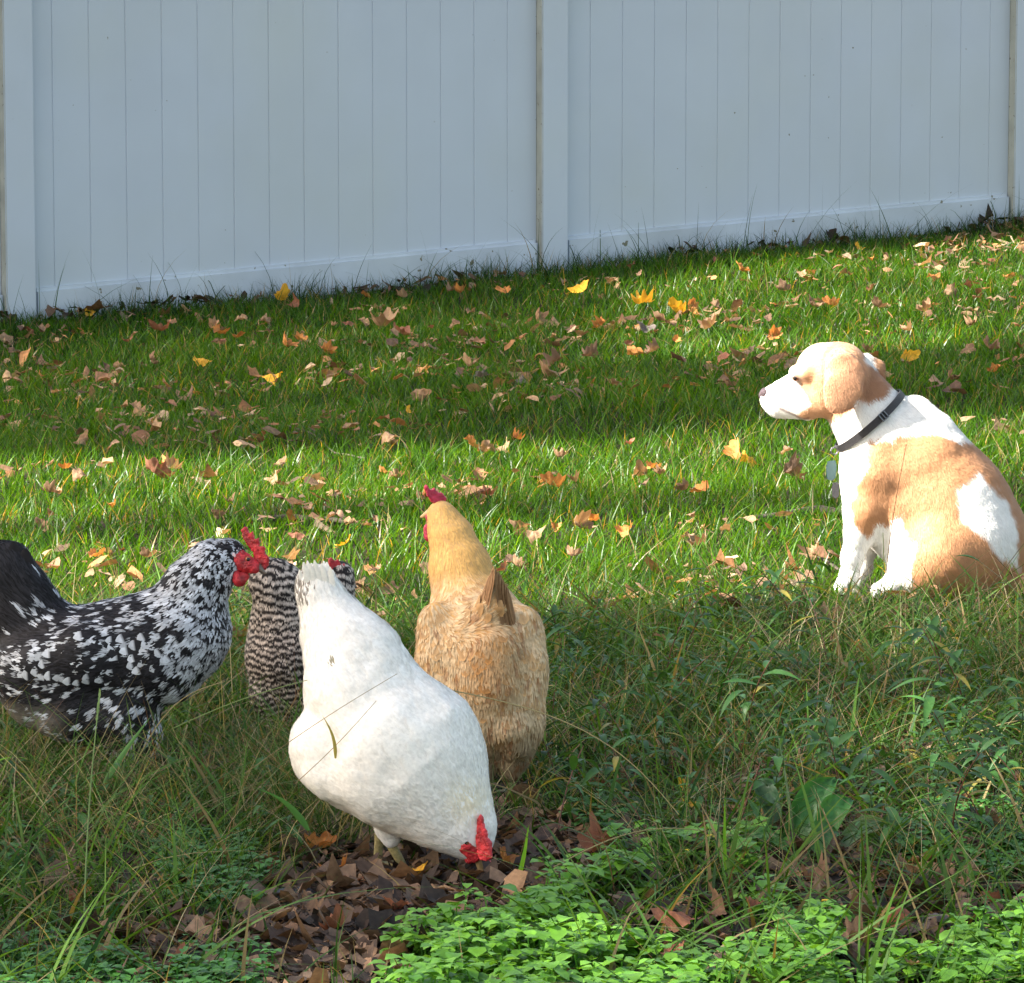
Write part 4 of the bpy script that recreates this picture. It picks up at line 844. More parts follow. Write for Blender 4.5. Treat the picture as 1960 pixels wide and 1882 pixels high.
NL = [(540,585,'y',28),(562,600,'r',16),(1230,598,'y',28),(1112,570,'y',24),(1640,490,'y',18),(522,738,'y',22),(385,707,'y',18),(78,738,'o',14),(965,573,'o',18),(1740,705,'y',24),(1905,728,'o',16),(1905,463,'t',26),(1786,546,'o',18),(308,645,'r',28),(420,655,'o',24),(455,662,'o',20),(550,678,'o',22),(575,668,'o',15),(733,638,'t',28),(770,655,'r',22),(640,735,'t',20),(625,690,'o',20),(1295,610,'y',30),(1325,606,'o',22),(1270,632,'t',30),(1235,645,'g',22),(1560,600,'t',30),(1590,600,'o',18),(1420,535,'o',20),(1680,603,'t',18),(1380,705,'r',26),(1420,695,'t',24),(1060,735,'t',32),(1060,715,'b',24),(900,718,'t',20),(805,775,'t',22),(258,797,'t',18),(155,865,'t',20),(448,818,'t',12),(780,808,'y',13),(1215,695,'o',18),(900,873,'o',22),(932,878,'t',18),(960,880,'t',22),(990,862,'o',16),(1410,885,'o',30),(1435,900,'y',22),(1505,888,'t',22),(1515,930,'b',26),(1060,952,'o',28),(1100,945,'t',18),(1225,930,'t',30),(1250,920,'o',20),(1340,965,'o',24),(1310,960,'b',18),(935,970,'r',22),(802,978,'t',18),(150,935,'t',22),(125,920,'o',16),(300,928,'r',34),(330,920,'t',20),(215,993,'o',16),(440,985,'t',16),(525,940,'t',24),(535,910,'t',16),(185,1092,'o',24),(205,1085,'t',16),(80,1030,'t',20),(100,1010,'t',14),(1000,1035,'t',26),(1110,1030,'t',30),(1135,1022,'o',24),(1200,1045,'o',28),(1060,1035,'o',18),(1320,1055,'t',24),(1340,1068,'b',24),(745,1160,'b',28),(660,1068,'y',20),(720,1115,'t',16),(690,1150,'t',18),(985,1105,'b',28),(1560,1085,'t',26),(1545,1130,'b',30),(1895,688,'b',26),(1850,690,'b',22),(1820,745,'t',18),(170,617,'y',18),(120,610,'b',28),(1290,480,'b',24),(700,583,'o',18),(530,930,'b',16),(1700,1215,'r',22),(1640,1250,'o',14),(735,930,'o',18),(760,935,'t',16),(610,950,'t',16),(640,1010,'b',26),(590,1000,'b',22),(880,575,'o',18),(1030,630,'t',22),(870,640,'t',18),(1150,640,'o',16),(1360,640,'t',22),(1500,570,'t',18),(1480,660,'o',18),(1620,540,'t',16),(1770,610,'t',20),(1820,575,'t',16),(1860,640,'t',16),(1930,545,'o',14),(1700,510,'t',14),(290,710,'b',18),(230,720,'t',16),(30,690,'b',18),(60,650,'r',18),(850,700,'b',16),(1130,700,'b',20),(1250,690,'b',18),(1660,690,'t',18),(1740,650,'t',18),(920,740,'g',18),(990,745,'g',20),(1180,755,'t',16),(1400,760,'b',16),
 (1175,1515,'r',44),(1190,1500,'t',30),(1170,1555,'b',28),(1312,1525,'y',22),(1322,1558,'y',20),(610,1638,'o',34),(645,1680,'o',34),(672,1706,'r',28),(795,1690,'y',32),(965,1665,'o',28),(140,1740,'r',26),(165,1725,'o',18),(1290,1812,'r',44),(85,1558,'y',18),(1448,1480,'r',28),(1655,1645,'b',30),(345,1862,'r',40),(45,1395,'r',34),(60,1430,'b',30),(1440,1790,'r',20),(1370,1800,'b',34),(1560,1700,'b',32),(560,1590,'b',26),(380,1495,'b',34),(1760,1690,'t',32),(1850,1580,'b',36),(1820,1640,'r',30),(1745,1905,'t',26),(520,1690,'r',24),(780,1880,'b',24),(1150,1640,'r',44),(1230,1620,'b',36),(1100,1690,'b',40),(1040,1720,'b',36),(760,1755,'r',30),(600,1745,'b',44),(640,1790,'r',44),(540,1800,'b',40),(1640,1855,'b',32),(1290,1880,'r',26),(1700,1400,'r',20),(1600,1385,'b',22),(1730,1230,'o',20),(1900,1740,'r',30)]
for a in NL: leaf(a[0], a[1], SC[a[2]], a[3] * (1.1 if a[1] < 1200 else 1.0), .034 if a[1] < 1180 else (.045 if a[1] > 1740 and a[0] > 1000 else .014))
for k in range(85):
    py = float(rng.choice([rng.uniform(500, 700), rng.uniform(840, 1130)])); px = rng.uniform(0, 1960)
    if py < 640 - .12 * px + 20: continue
    if 1440 < px < 1960 and 650 < py < 1150: continue
    leaf(px, py, rng.choice(['tan', 'tan', 'orange', 'brown', 'brown', 'russet', 'tan']), rng.uniform(11, 21) * (.8 + .4 * (py > 800)), rng.uniform(.03, .05))
for k in range(46):
    px = rng.uniform(0, 1960); py = rng.uniform(1180, 1560)
    leaf(px, py, rng.choice(['brown', 'tan', 'russet', 'grey-brown', 'yellow']), rng.uniform(12, 26), rng.uniform(.01, .03))
# labels: look, then the nearest landmark and the side it lies on
from collections import defaultdict
grp = defaultdict(list)
for o, cn, kd, size, px, py in pend:
    nm, lx, ly = min(LAND, key=lambda l: math.hypot(px - l[1], (py - l[2]) * 1.3)); dx, dy = px - lx, (py - ly) * 1.3
    side = ('left of' if dx < 0 else 'right of') if abs(dx) > abs(dy) else ('in front of' if dy > 0 else 'beyond')
    dist = 'close' if math.hypot(dx, dy) < 110 else 'further'
    sz = 'large ' if size > 27 else ('small ' if size < 17 else '')
    shape = 'lobed' if kd == 'maple' else 'oval'
    grp[f'{sz}{cn} {shape} leaf {dist} {side} the {nm}'].append((px, py, o))
ordw = ['first', 'second', 'third', 'fourth', 'fifth', 'sixth', 'seventh', 'eighth', 'ninth', 'tenth']
for lb, L_ in grp.items():
    L_.sort(key=lambda t: t[0])
    for i, (px, py, o) in enumerate(L_):
        l2 = lb if len(L_) == 1 else f'{lb}, {ordw[min(i, 9)]} from left' if len(lb.split()) <= 13 else f'{lb} ({ordw[min(i, 9)]})'
        w_ = l2.split(); tag(o, l2, 'leaf', 'dead leaves fallen on the grass')

# leaf litter: crumbled brown bits on the bare patch
def bits(name, n, polyf, cols, s0, s1, label, zr=.02, z0=.002, yr=(6.2, 8.6), sxy=None):
    x, y = scatter(n, *yr) if sxy is None else sxy; m = rng.random(len(x)) < polyf(x, y); x, y = x[m], y[m]; n = len(x)
    Vs = []; k = 8; s_ = rng.uniform(s0, s1, n); az = rng.uniform(0, 6.28, n); tx, ty = rng.normal(0, .38, n), rng.normal(0, .38, n); cu = rng.uniform(-.7, 1.1, n)
    z = ground(x, y) + rng.uniform(0, zr, n) + z0; asp = np.where(rng.random(n) < .25, rng.uniform(.06, .2, n), rng.uniform(.35, .9, n)); s_ = s0 + (s1 - s0) * rng.random(n) ** 2.2
    pts = [(-1, 0), (-.62, .62), (0, .6), (.66, .5), (1, .1), (.6, -.55), (0, -.55), (-.6, -.6)]; pts3 = [(-.5, 0), (0, 0), (.5, 0)]
    for px_, py_ in pts + pts3:
        ax = (px_ + rng.normal(0, .08, n)) * s_; ay = (py_ + rng.normal(0, .12, n)) * s_ * asp * 1.4; az_ = cu * (ay ** 2) / s_ * 1.5 + rng.normal(0, .08, n) * s_
        X_ = ax * np.cos(az) - ay * np.sin(az); Y_ = ax * np.sin(az) + ay * np.cos(az); Vs.append(np.stack([x + X_, y + Y_, z + az_ + X_ * tx + Y_ * ty], 1))
    V = np.stack(Vs, 1); V[..., 2] = np.maximum(V[..., 2], ground(V[..., 0], V[..., 1]) + .001)
    q = np.array([(0, 8, 2, 1), (8, 9, 3, 2), (9, 10, 4, 3), (0, 7, 6, 8), (8, 6, 5, 9), (9, 5, 4, 10)])
    Q = (np.arange(n)[:, None, None] * 11 + q[None]).reshape(-1, 4); ci = rng.integers(0, len(cols), n); C = np.array(cols)[ci] * rng.uniform(.5, 1.3, (n, 1))
    C = np.repeat(C[:, None], 11, 1) * rng.uniform(.8, 1.2, (n, 11, 1))
    tag(obj(name, mesh_np(name, V.reshape(-1, 3), Q, C.reshape(-1, 3)), M['dry']), label, 'leaf litter', kind='stuff')
bits('leaf_litter', 80000, lambda x, y: np.maximum(np.clip(1.3 * bare(x, y), 0, 1), .34 * (n2(x, y, 4., 7.) > .48)), [(.09, .055, .038), (.16, .10, .065), (.05, .033, .026), (.22, .14, .09), (.12, .08, .055), (.035, .026, .02), (.075, .05, .038), (.27, .16, .09)], .004, .032, 'brown crumbled leaf litter on the bare ground around the white hen', .022)

lc_ = [(.32, .20, .11), (.24, .13, .065), (.38, .18, .07), (.14, .08, .05), (.22, .11, .06), (.34, .24, .15), (.30, .19, .11)]
bits('leaf_scatter', 15000, lambda x, y: np.clip((n2(x, y, 2.2, 3.3) - .51) * 9, 0, 1) * infence(x, y, .05) * keepout(x, y, .2), lc_, .008, .032, 'small broken tan and orange leaf pieces strewn through the lawn', .03, .022, (9.6, 21.5))
s_ = rng.uniform(-2.6, 5., 900); nn_ = np.abs(rng.normal(0, .07, 900)) + .02
bits('fence_foot_litter', 900, lambda x, y: n2(x, y, 2.5, 6.) > .45, [(.05, .032, .02), (.09, .055, .035), (.03, .025, .015), (.14, .08, .04)], .012, .04, 'dark dead leaves piled against the foot of the white fence', .05, .02, sxy=(FX + s_ * FC + nn_ * FS, FY + s_ * FS - nn_ * FC))
# ------------------------------------------------------------------ low bright plants: chickweed and clover
def rosettes(name, x, y, h0, h1, ls, lab, lo, hi, per=(4, 7), cat='ground cover', tril=.5):
    Vs, Qs, Cs = [], [], []; k0 = 0; pts = [(0, 0), (.35, .30), (.7, .36), (1, .0), (.7, -.36), (.35, -.30), (.35, 0), (.7, 0)]
    q = np.array([(0, 6, 1, 1), (6, 7, 2, 1), (7, 3, 2, 2), (0, 5, 6, 6), (5, 4, 7, 6), (4, 3, 7, 7)])
    n0 = len(x); reps = rng.integers(per[0], per[1] + 1, n0); idx = np.repeat(np.arange(n0), reps); n = len(idx)
    a0 = np.repeat(rng.uniform(0, 6.28, n0), reps); order = np.concatenate([np.arange(r_) for r_ in reps]); az = a0 + order * (2 * math.pi / np.repeat(reps, reps)) + rng.normal(0, .25, n)
    hz = np.repeat(rng.uniform(h0, h1, n0), reps) * (1 - .0 * order) + rng.normal(0, .003, n); s_ = ls * rng.uniform(.65, 1.25, n) * np.repeat(rng.uniform(.7, 1.2, n0), reps); up = rng.uniform(-.25, .6, n)
    bx, by = x[idx], y[idx]; bz = ground(bx, by) + hz; V = []
    for px_, py_ in pts:
        r_ = px_ * s_ + .003; sd = py_ * s_ * 1.25; dz = up * r_ - (px_ ** 2) * s_ * .35 + abs(py_) * s_ * .25
        V.append(np.stack([bx + np.cos(az) * r_ - np.sin(az) * sd, by + np.sin(az) * r_ + np.cos(az) * sd, bz + dz], 1))
    V = np.stack(V, 1); t = np.clip(rng.random(n0)[idx] * .7 + rng.normal(.15, .15, n), 0, 1)[:, None]; C = (np.array(lo) * (1 - t) + np.array(hi) * t)
    C = np.repeat(C[:, None], 8, 1) * np.array([.8, 1, 1, 1.05, 1, 1, .9, .9])[None, :, None]
    tri = []; qq = []
    T = np.array([(0, 6, 1), (7, 3, 2), (0, 5, 6), (4, 3, 7)]); Q2 = np.array([(6, 7, 2, 1), (5, 4, 7, 6)])
    Tn = (np.arange(n)[:, None, None] * 8 + T[None]).reshape(-1, 3); Qn = (np.arange(n)[:, None, None] * 8 + Q2[None]).reshape(-1, 4)
    # stems
    B = np.stack([x, y, ground(x, y)], 1); Tp = B + np.stack([rng.normal(0, .008, n0), rng.normal(0, .008, n0), np.zeros(n0)], 1)
    hz0 = np.zeros(n0); hz0[idx] = hz; Tp = B.copy(); Tp[:, 2] += hz0; Bs = B + np.stack([rng.normal(0, .01, n0), rng.normal(0, .01, n0), np.zeros(n0)], 1); sw = .0011
    S4 = np.stack([Bs - [sw, 0, 0], Bs + [sw, 0, 0], Tp + [sw, 0, 0], Tp - [sw, 0, 0]], 1).reshape(-1, 3); kk = n * 8; Qs_ = (kk + np.arange(n0)[:, None] * 4 + np.arange(4)[None])
    VV = np.concatenate([V.reshape(-1, 3), S4]); CC = np.concatenate([C.reshape(-1, 3), np.tile(np.array(lo) * 1.3, (len(S4), 1))])
    o = obj(name, mesh_np(name, VV, np.concatenate([Qn, Qs_]), CC, True, Tn), M['leafy']); return tag(o, lab, cat, kind='stuff')
def in_poly(n, poly, soft=25):
    p = np.array(poly); c = [gpt(a, b) for a, b in ((p[:, 0].min(), p[:, 1].max()), (p[:, 0].max(), p[:, 1].min()))]
    y0, y1 = c[0][1] - .05, c[1][1] + .05; x0 = min(c[0][0], c[1][0] * 0 + (p[:, 0].min() - 980) / FO * y1) - .05; x1 = max((p[:, 0].max() - 980) / FO * y0, (p[:, 0].max() - 980) / FO * y1) + .05
    x = rng.uniform(x0, x1, n); y = rng.uniform(y0, y1, n); m = rng.random(n) < region(x, y, poly, soft); return x[m], y[m]
CL = ((.06, .18, .018), (.18, .38, .024))
big_poly = [(700, 2150), (690, 1900), (760, 1830), (860, 1800), (960, 1790), (1040, 1735), (1180, 1780), (1300, 1800), (1420, 1830), (1560, 1800), (1680, 1830), (1780, 1800), (1960, 1780), (2050, 1790), (2050, 2150)]
mid_poly = [(1080, 1720), (1130, 1650), (1190, 1600), (1280, 1610), (1340, 1640), (1480, 1640), (1600, 1660), (1640, 1720), (1560, 1770), (1420, 1790), (1280, 1780), (1150, 1760)]
xa, ya = in_poly(8200, big_poly); xb, yb = in_poly(1700, mid_poly); x, y = np.concatenate([xa, xb]), np.concatenate([ya, yb]); m = n2(x, y, 5., 3.) > .455 + .16 * np.clip(1.6 - region(x, y, big_poly, 260) * 2, 0, 1); x, y = x[m], y[m]
pp = P_(x, y)
for lx, ly in ((1712, 1785), (1795, 1785), (1640, 1850), (1290, 1812), (1370, 1800), (1440, 1790), (1745, 1905), (1210, 1745)): k_ = ~((abs(pp[:, 0] - lx) < 38) & (pp[:, 1] > ly - 10) & (pp[:, 1] < ly + 75)); x, y, pp = x[k_], y[k_], pp[k_]
m = rng.random(len(x)) < .5
rosettes('chickweed', x[m], y[m], .012, .05, .021, 'bright green small-leaved ground cover across the bottom right', *CL)
m = ~m & (rng.random(len(x)) < .55)
rosettes('clover', x[m], y[m], .02, 0.075, .023, 'larger-leaved bright green sprigs rising from the ground cover at the bottom right', (.07, .20, .02), (.17, .38, .035), per=(3, 6))
for poly, n, nm in (([(300, 1650), (380, 1630), (470, 1650), (520, 1700), (490, 1750), (420, 1775), (340, 1740), (300, 1700)], 420, 'clover'), ([(-30, 1960), (-30, 1850), (60, 1830), (150, 1840), (240, 1850), (300, 1900), (300, 1990)], 420, 'clover'), ([(1700, 1610), (1780, 1570), (1850, 1560), (1960, 1580), (1990, 1700), (1900, 1720), (1820, 1680), (1740, 1670)], 500, 'chickweed'), ([(-30, 1700), (-30, 1600), (20, 1590), (60, 1640), (30, 1710)], 120, 'clover'), ([(330, 1870), (470, 1850), (520, 1882), (500, 1960), (330, 1960)], 160, 'clover'), ([(1080, 1600), (1100, 1560), (1180, 1570), (1200, 1600), (1140, 1620)], 100, 'chickweed')):
    x, y = in_poly(n * 2, poly, 20); lb = {300: 'dark green clover patch between the stone and the seed stalk', 1700: 'green ground cover in the right side gap of the weeds'}
    if poly[0][0] == 300: lab = 'dark green clover patch left of the dark stone'
    elif poly[0] == (-30, 1960): lab = 'green clover in the lower left corner'
    elif poly[0][0] == 1700: lab = 'bright ground cover below the weeds at the right edge'
    elif poly[0] == (-30, 1700): lab = 'small clover patch at the left edge below the speckled hen'
    elif poly[0][0] == 330: lab = 'sparse clover at the bottom edge left of the bare ground'
    else: lab = 'small green sprigs right of the white hen in the shade'
    rosettes(nm, x, y, .01, .045, .016, lab, (.03, .11, .02), (.075, .22, .035))

# ------------------------------------------------------------------ weeds with stems and lance leaves: each a plant of its own
def tube(pts, r0, r1, ns=5):
    pts = np.array(pts); V = []; n = len(pts)
    for i, p in enumerate(pts):
        d = norm(pts[min(i + 1, n - 1)] - pts[max(i - 1, 0)]); u = norm(np.cross(d, [.3, .9, .1])); v = np.cross(d, u); r = r0 + (r1 - r0) * i / (n - 1)
        for a in range(ns): V.append(p + (u * math.cos(6.283 * a / ns) + v * math.sin(6.283 * a / ns)) * r)
    Q = [(i * ns + a, i * ns + (a + 1) % ns, (i + 1) * ns + (a + 1) % ns, (i + 1) * ns + a) for i in range(n - 1) for a in range(ns)]
    return np.array(V), np.array(Q)
def lance(base, d, ln, wd, droop, c, rows=6):
    d = norm(np.array(d, float)); s = norm(np.cross(d, [0, 0, 1])); V = []; C = []
    for k in range(rows + 1):
        t = k / rows; p = base + d * ln * t + np.array([0, 0, -droop * ln * t * t]); w_ = wd * math.sin(math.pi * min(.98, .06 + .94 * t) ** .8) * .5
        for j in (-1, 0, 1): V.append(p + s * w_ * j + np.array([0, 0, abs(j) * w_ * .35])); C.append(np.array(c) * (1.15 if j == 0 else 1))
    Q = [(k * 3 + j, k * 3 + j + 1, k * 3 + j + 4, k * 3 + j + 3) for k in range(rows) for j in (0, 1)]
    return np.array(V), np.array(Q), np.array(C)
def weed_meshes(seed, tall):
    r = np.random.default_rng(seed); H = tall; b = r.uniform(-.4, .4, 2)
    pts = [np.array([b[0] * H * t * t, b[1] * H * t * t, H * t * (1 - .12 * t)]) for t in np.linspace(0, 1, 9)]; red = r.random() < .45
    tv, tq = tube(pts, .0017, .0007); sc_ = np.array([.14, .055, .04]) if red else np.array([.07, .12, .035]); parts = []; n = int(r.integers(7, 12))
    for k in range(n):
        t = .18 + .8 * k / n; i = t * 8; p = pts[int(i)] + (pts[min(8, int(i) + 1)] - pts[int(i)]) * (i % 1); a = k * 2.4 + r.uniform(-.5, .5)
        g = r.uniform(.6, 1.3); c = np.array([.036, .100, .022]) * g if r.random() > .12 else np.array([.20, .17, .03]) * g
        parts.append(lance(p, (math.cos(a), math.sin(a), r.uniform(-.1, .9)), r.uniform(.035, .075), r.uniform(.009, .017), r.uniform(.2, .9), c))
    me1 = mesh_np('stem', tv, tq, np.tile(sc_, (len(tv), 1))); me1.materials.append(M['leafy']); me2 = mesh_np('foliage', *join(parts)); me2.materials.append(M['leafy']); return me1, me2
WM = [weed_meshes(50 + k, [.10, .14, .18, .13, .16, .20, .12, .15][k]) for k in range(8)]
wpend = []
def weed(px, py, k=None, s=1.):
    g = gpt(px, py); k = int(rng.integers(8)) if k is None else k; root = bpy.data.objects.new('weed', None); col.objects.link(root); root.empty_display_size = .03
    root.location = g; root.rotation_euler = (rng.normal(0, .15), rng.normal(0, .15), rng.uniform(0, 6.28)); root.scale = (s, s, s)
    for nm, me in zip(('stem', 'foliage'), WM[k]):
        o = bpy.data.objects.new(nm, me); col.objects.link(o); o.parent = root
    wpend.append((root, px, py, s, k)); return root
for k in range(230):
    px = rng.uniform(1060, 1990) if rng.random() < .8 else rng.uniform(0, 560); py = rng.uniform(1200, 1660)
    if px > 1060 and py > 1590 and rng.random() < .5: continue
    if 1560 < px < 1960 and py < 1290 and rng.random() < .55: continue
    g = gpt(px, py); 
    if not keepout(np.array([g[0]]), np.array([g[1]]))[0]: continue
    weed(px, py, s=rng.uniform(.6, 1.2) * (.8 if px < 600 else 1))
WL = [("buff hen's right side", 1060, 1300), ("dog's front paws", 1640, 1150), ("dog's rump", 1930, 1180), ('big curled leaf plant', 1580, 1530), ('russet leaf pair', 1180, 1520), ('right edge of the picture', 1960, 1400), ("speckled hen's legs", 240, 1480), ('left edge of the picture', 0, 1600), ('dark stone', 560, 1715), ('ground cover at the bottom right', 1500, 1650), ('middle of the weeds', 1400, 1350), ('pair of yellow leaves', 1315, 1540)]
grp = defaultdict(list)
for root, px, py, s, k in wpend:
    nm, lx, ly = min(WL, key=lambda l: math.hypot(px - l[1], py - l[2])); dx, dy = px - lx, py - ly
    side = ('left of' if dx < 0 else 'right of') if abs(dx) > abs(dy) else ('in front of' if dy > 0 else 'behind')
    h_ = 'tall' if k in (2, 4, 5) else 'short'
    grp[f'{h_} weed {side} the {nm}'].append((px, root))
for lb, L_ in grp.items():
    L_.sort(key=lambda t: t[0])
    for i, (px, o) in enumerate(L_): tag(o, lb if len(L_) == 1 else f'{lb}, {ordw[i] if i < 10 else str(i + 1) + "th"} from the left', 'weed', 'leafy weeds growing in the rough grass')

# ------------------------------------------------------------------ single plants and small things one can point at
def stalk(name, label, pts, r0, r1, c, seed=0, head=0., cat='grass stalk'):
    root = empty(name, pts[0]); tag(root, label, cat)
    tv, tq = tube(pts, r0, r1, 6); keep(obj('stem', mesh_np('stem', tv, tq, np.tile(c, (len(tv), 1))), M['grass']), root)
    if head:
        r = np.random.default_rng(seed); parts = []; e = np.array(pts[-1]); d = norm(e - np.array(pts[-3])); 
        for k in range(46):
            b = e - d * head * (1 - k / 46); a = r.uniform(0, 6.28); parts.append(lance(b, d * 2 + np.array([math.cos(a), math.sin(a), 0]) * .5, .009, .0022, .1, np.array(c) * r.uniform(.8, 1.4), 3))
        keep(obj('seed_head', mesh_np('seed_head', *join(parts)), M['grass']), root)
    return root
def curve(p0, p1, bow, Y0, Y1, n=14):
    out = []
    for t in np.linspace(0, 1, n):
        x = p0[0] + (p1[0] - p0[0]) * t + bow[0] * math.sin(math.pi * t); y = p0[1] + (p1[1] - p0[1]) * t + bow[1] * math.sin(math.pi * t); out.append(at(x, y, Y0 + (Y1 - Y0) * t))
    return out
Yg = lambda px, py: gpt(px, py)[1]
g_ = (.16, .24, .09); dr = (.30, .27, .15)
stalk('grass_stalk', 'tall pale grass stalk with a seed head in front of the speckled hen', curve((160, 1800), (191, 1325), (-6, 0), Yg(160, 1800), 7.2), .0016, .0009, g_, 1, .055)
stalk('grass_stalk', 'thin pale stem arching from the speckled hen towards the barred hen', curve((250, 1480), (430, 1305), (-10, -38), 7.9, 7.85), .0011, .0006, dr)
stalk('grass_stalk', 'long straight stem rising to the right across the barred hen', curve((330, 1395), (588, 1302), (0, -8), 7.85, 7.1), .0010, .0006, g_)
stalk('grass_stalk', 'dark thin stem lying across the upper back of the white hen', curve((470, 1480), (760, 1290), (0, -6), 7.15, 7.05), .0006, .0004, (.22, .18, .10))
stalk('grass_stalk', 'dark thin stem crossing the wing of the white hen', curve((565, 1500), (720, 1342), (0, 6), 7.1, 7.05), .0006, .0004, (.22, .18, .10))
stalk('grass_stalk', 'thin pale stem drooping right across the buff hen', curve((800, 1310), (1300, 1560), (60, -40), 7.5, 7.35, 20), .0011, .0007, dr)
stalk('grass_stalk', 'thin brown stem leaning against the back of the dog', curve((1690, 1170), (1735, 850), (-6, 0), 9.95, 10.0), .0012, .0006, (.16, .10, .05))
stalk('grass_stalk', 'green stem standing before the front legs of the dog', curve((1650, 1230), (1690, 1020), (16, 0), 9.6, 9.7), .0014, .0008, (.10, .13, .05))
stalk('grass_stalk', 'thin stem slanting across the hind leg of the dog', curve((1760, 1260), (1960, 1040), (0, 14), 9.5, 9.6), .0012, .0007, (.12, .10, .05))
stalk('grass_stalk', 'pale stem arching over the ground cover below the yellow leaves', curve((1060, 1660), (1400, 1600), (0, -40), 7.2, 7.3), .0012, .0007, dr)
stalk('grass_stalk', 'dry stem lying over the leaf litter at the bottom left', curve((560, 1810), (735, 1690), (0, 4), 7.0, 7.15), .0012, .0008, (.36, .28, .18))
def blade(label, pts, wd, c):
    pts = np.array(pts); V = []; n = len(pts)
    for i, p in enumerate(pts):
        t = i / (n - 1); w_ = wd * .5 * (1 - t ** 2.2) * min(1, .5 + t * 3)
        for j in (-1, 0, 1): V.append(p + np.array([w_ * j, abs(j) * w_ * .5, 0]))
    Q = [(k * 3 + j, k * 3 + j + 1, k * 3 + j + 4, k * 3 + j + 3) for k in range(n - 1) for j in (0, 1)]
    tag(obj('tall_grass', mesh_np('tall_grass', V, Q, np.tile(c, (len(V), 1))), M['grass']), label, 'grass blade')
blade('bright green upright grass blade right of the pecking white hen', curve((980, 1725), (1012, 1578), (4, 0), Yg(980, 1725), 7.1), .009, (.16, .38, .05))
blade('bright green thin blade standing in the ground cover near a yellow flower', curve((1390, 1690), (1388, 1520), (-2, 0), Yg(1390, 1700), 7.1), .006, (.14, .34, .05))
blade('broad blue-green blade leaning left below the white hen', curve((590, 1590), (478, 1505), (10, -12), 7.3, 7.25), .014, (.06, .17, .06))
blade('yellow-green blade at the left edge below the speckled hen', curve((-20, 1465), (60, 1455), (0, -10), 7.6, 7.6), .008, (.18, .36, .06))
blade('small yellow-green strip along the slit in the side of the white hen', curve((642, 1452), (616, 1368), (8, 0), 7.325, 7.335), .006, (.22, .21, .06))  # narrow strip set where the hen's side has a yellowish slit
blade('pale green blade lying over the bottom left corner', curve((620, 1850), (820, 1805), (0, -6), 6.9, 6.9), .005, (.2, .3, .1))
blade('wide green blade slanting up between the speckled hen and the white hen', curve((200, 1500), (290, 1370), (-8, 6), 7.7, 7.75), .012, (.10, .22, .07))
# leafy twigs over the dog's haunch
def sprig(label, pts, leaves, c, stem_c=(.10, .09, .04), r=.0013):
    root = empty('weed', pts[0]); tag(root, label, 'weed'); tv, tq = tube(pts, r, r * .5, 5); keep(obj('stem', mesh_np('stem', tv, tq, np.tile(stem_c, (len(tv), 1))), M['leafy']), root)
    for t, d, ln, wd in leaves:
        i = t * (len(pts) - 1); p = pts[int(i)]; keep(obj('leaf', mesh_np('leaf', *lance(np.array(p), d, ln, wd, .3, c)), M['leafy']), root)
sprig('dark weed with a drooping leaf in front of the haunch of the dog', curve((1990, 1180), (1875, 1075), (0, -6), 9.5, 9.6), [(1., (-1, .1, .55), .058, .018), (.55, (-1, -.1, .2), .035, .010), (.3, (-.4, -.4, .8), .03, .01)], (.045, .10, .03))
sprig('tall weed with narrow leaves between the buff hen and the dog', curve((1330, 1290), (1350, 1090), (-12, 0), 9.1, 9.15), [(1., (-1, .0, .1), .05, .012), (.8, (-.9, -.1, -.1), .055, .014), (.6, (.9, .1, .3), .05, .011), (.4, (-.6, .3, .6), .045, .01)], (.035, .095, .03))
sprig('tall weed with grey-green leaves left of the dog', curve((1530, 1330), (1560, 1120), (10, 0), 8.9, 9.0), [(1., (-.9, .1, .3), .05, .012), (.75, (.9, .0, .1), .05, .013), (.55, (-.8, -.2, .5), .05, .012), (.3, (.7, -.2, .5), .05, .012)], (.05, .10, .05))
# big curled leaves
def curled():
    root = empty('broadleaf_plant', gpt(1570, 1640)); tag(root, 'broad-leaved green plant with curled crinkled leaves in the middle of the weeds', 'plant')
    r = np.random.default_rng(3)
    for (x0, y0, x1, y1, Yd, wd, c) in ((1500, 1650, 1600, 1490, 7.55, .05, (.04, .14, .035)), (1560, 1640, 1630, 1530, 7.5, .045, (.05, .17, .04)), (1520, 1640, 1400, 1620, 7.45, .02, (.06, .17, .06)), (1590, 1640, 1720, 1590, 7.5, .03, (.16, .24, .13)), (1550, 1650, 1610, 1600, 7.4, .04, (.045, .13, .04)), (1490, 1600, 1440, 1500, 7.6, .035, (.05, .11, .06))):
        p0, p1 = at(x0, y0, Yd), at(x1, y1, Yd + .05); d = p1 - p0; ln = np.linalg.norm(d); d = d / ln; s = norm(np.cross(d, [0, -1, .3])); V = []; C = []
        for k in range(13):
            t = k / 12; w_ = wd * .5 * math.sin(math.pi * min(.97, .08 + t * .92)) ** .7; c0 = p0 + d * ln * t + np.array([0, 0, .03 * math.sin(math.pi * t)])
            for j in range(-4, 5):
                u = j / 4; V.append(c0 + s * w_ * u + np.array([0, -1, .4]) * (.5 * w_ * u * u + .004 * math.sin(t * 22 + u * 5))); C.append(np.array(c) * (1.3 if j == 0 else 1 + .25 * (abs(u) > .9)))
        Q = [(k * 9 + j, k * 9 + j + 1, k * 9 + j + 10, k * 9 + j + 9) for k in range(12) for j in range(8)]
        keep(obj('leaf', mesh_np('leaf', V, Q, C), M['leafy']), root)
curled()
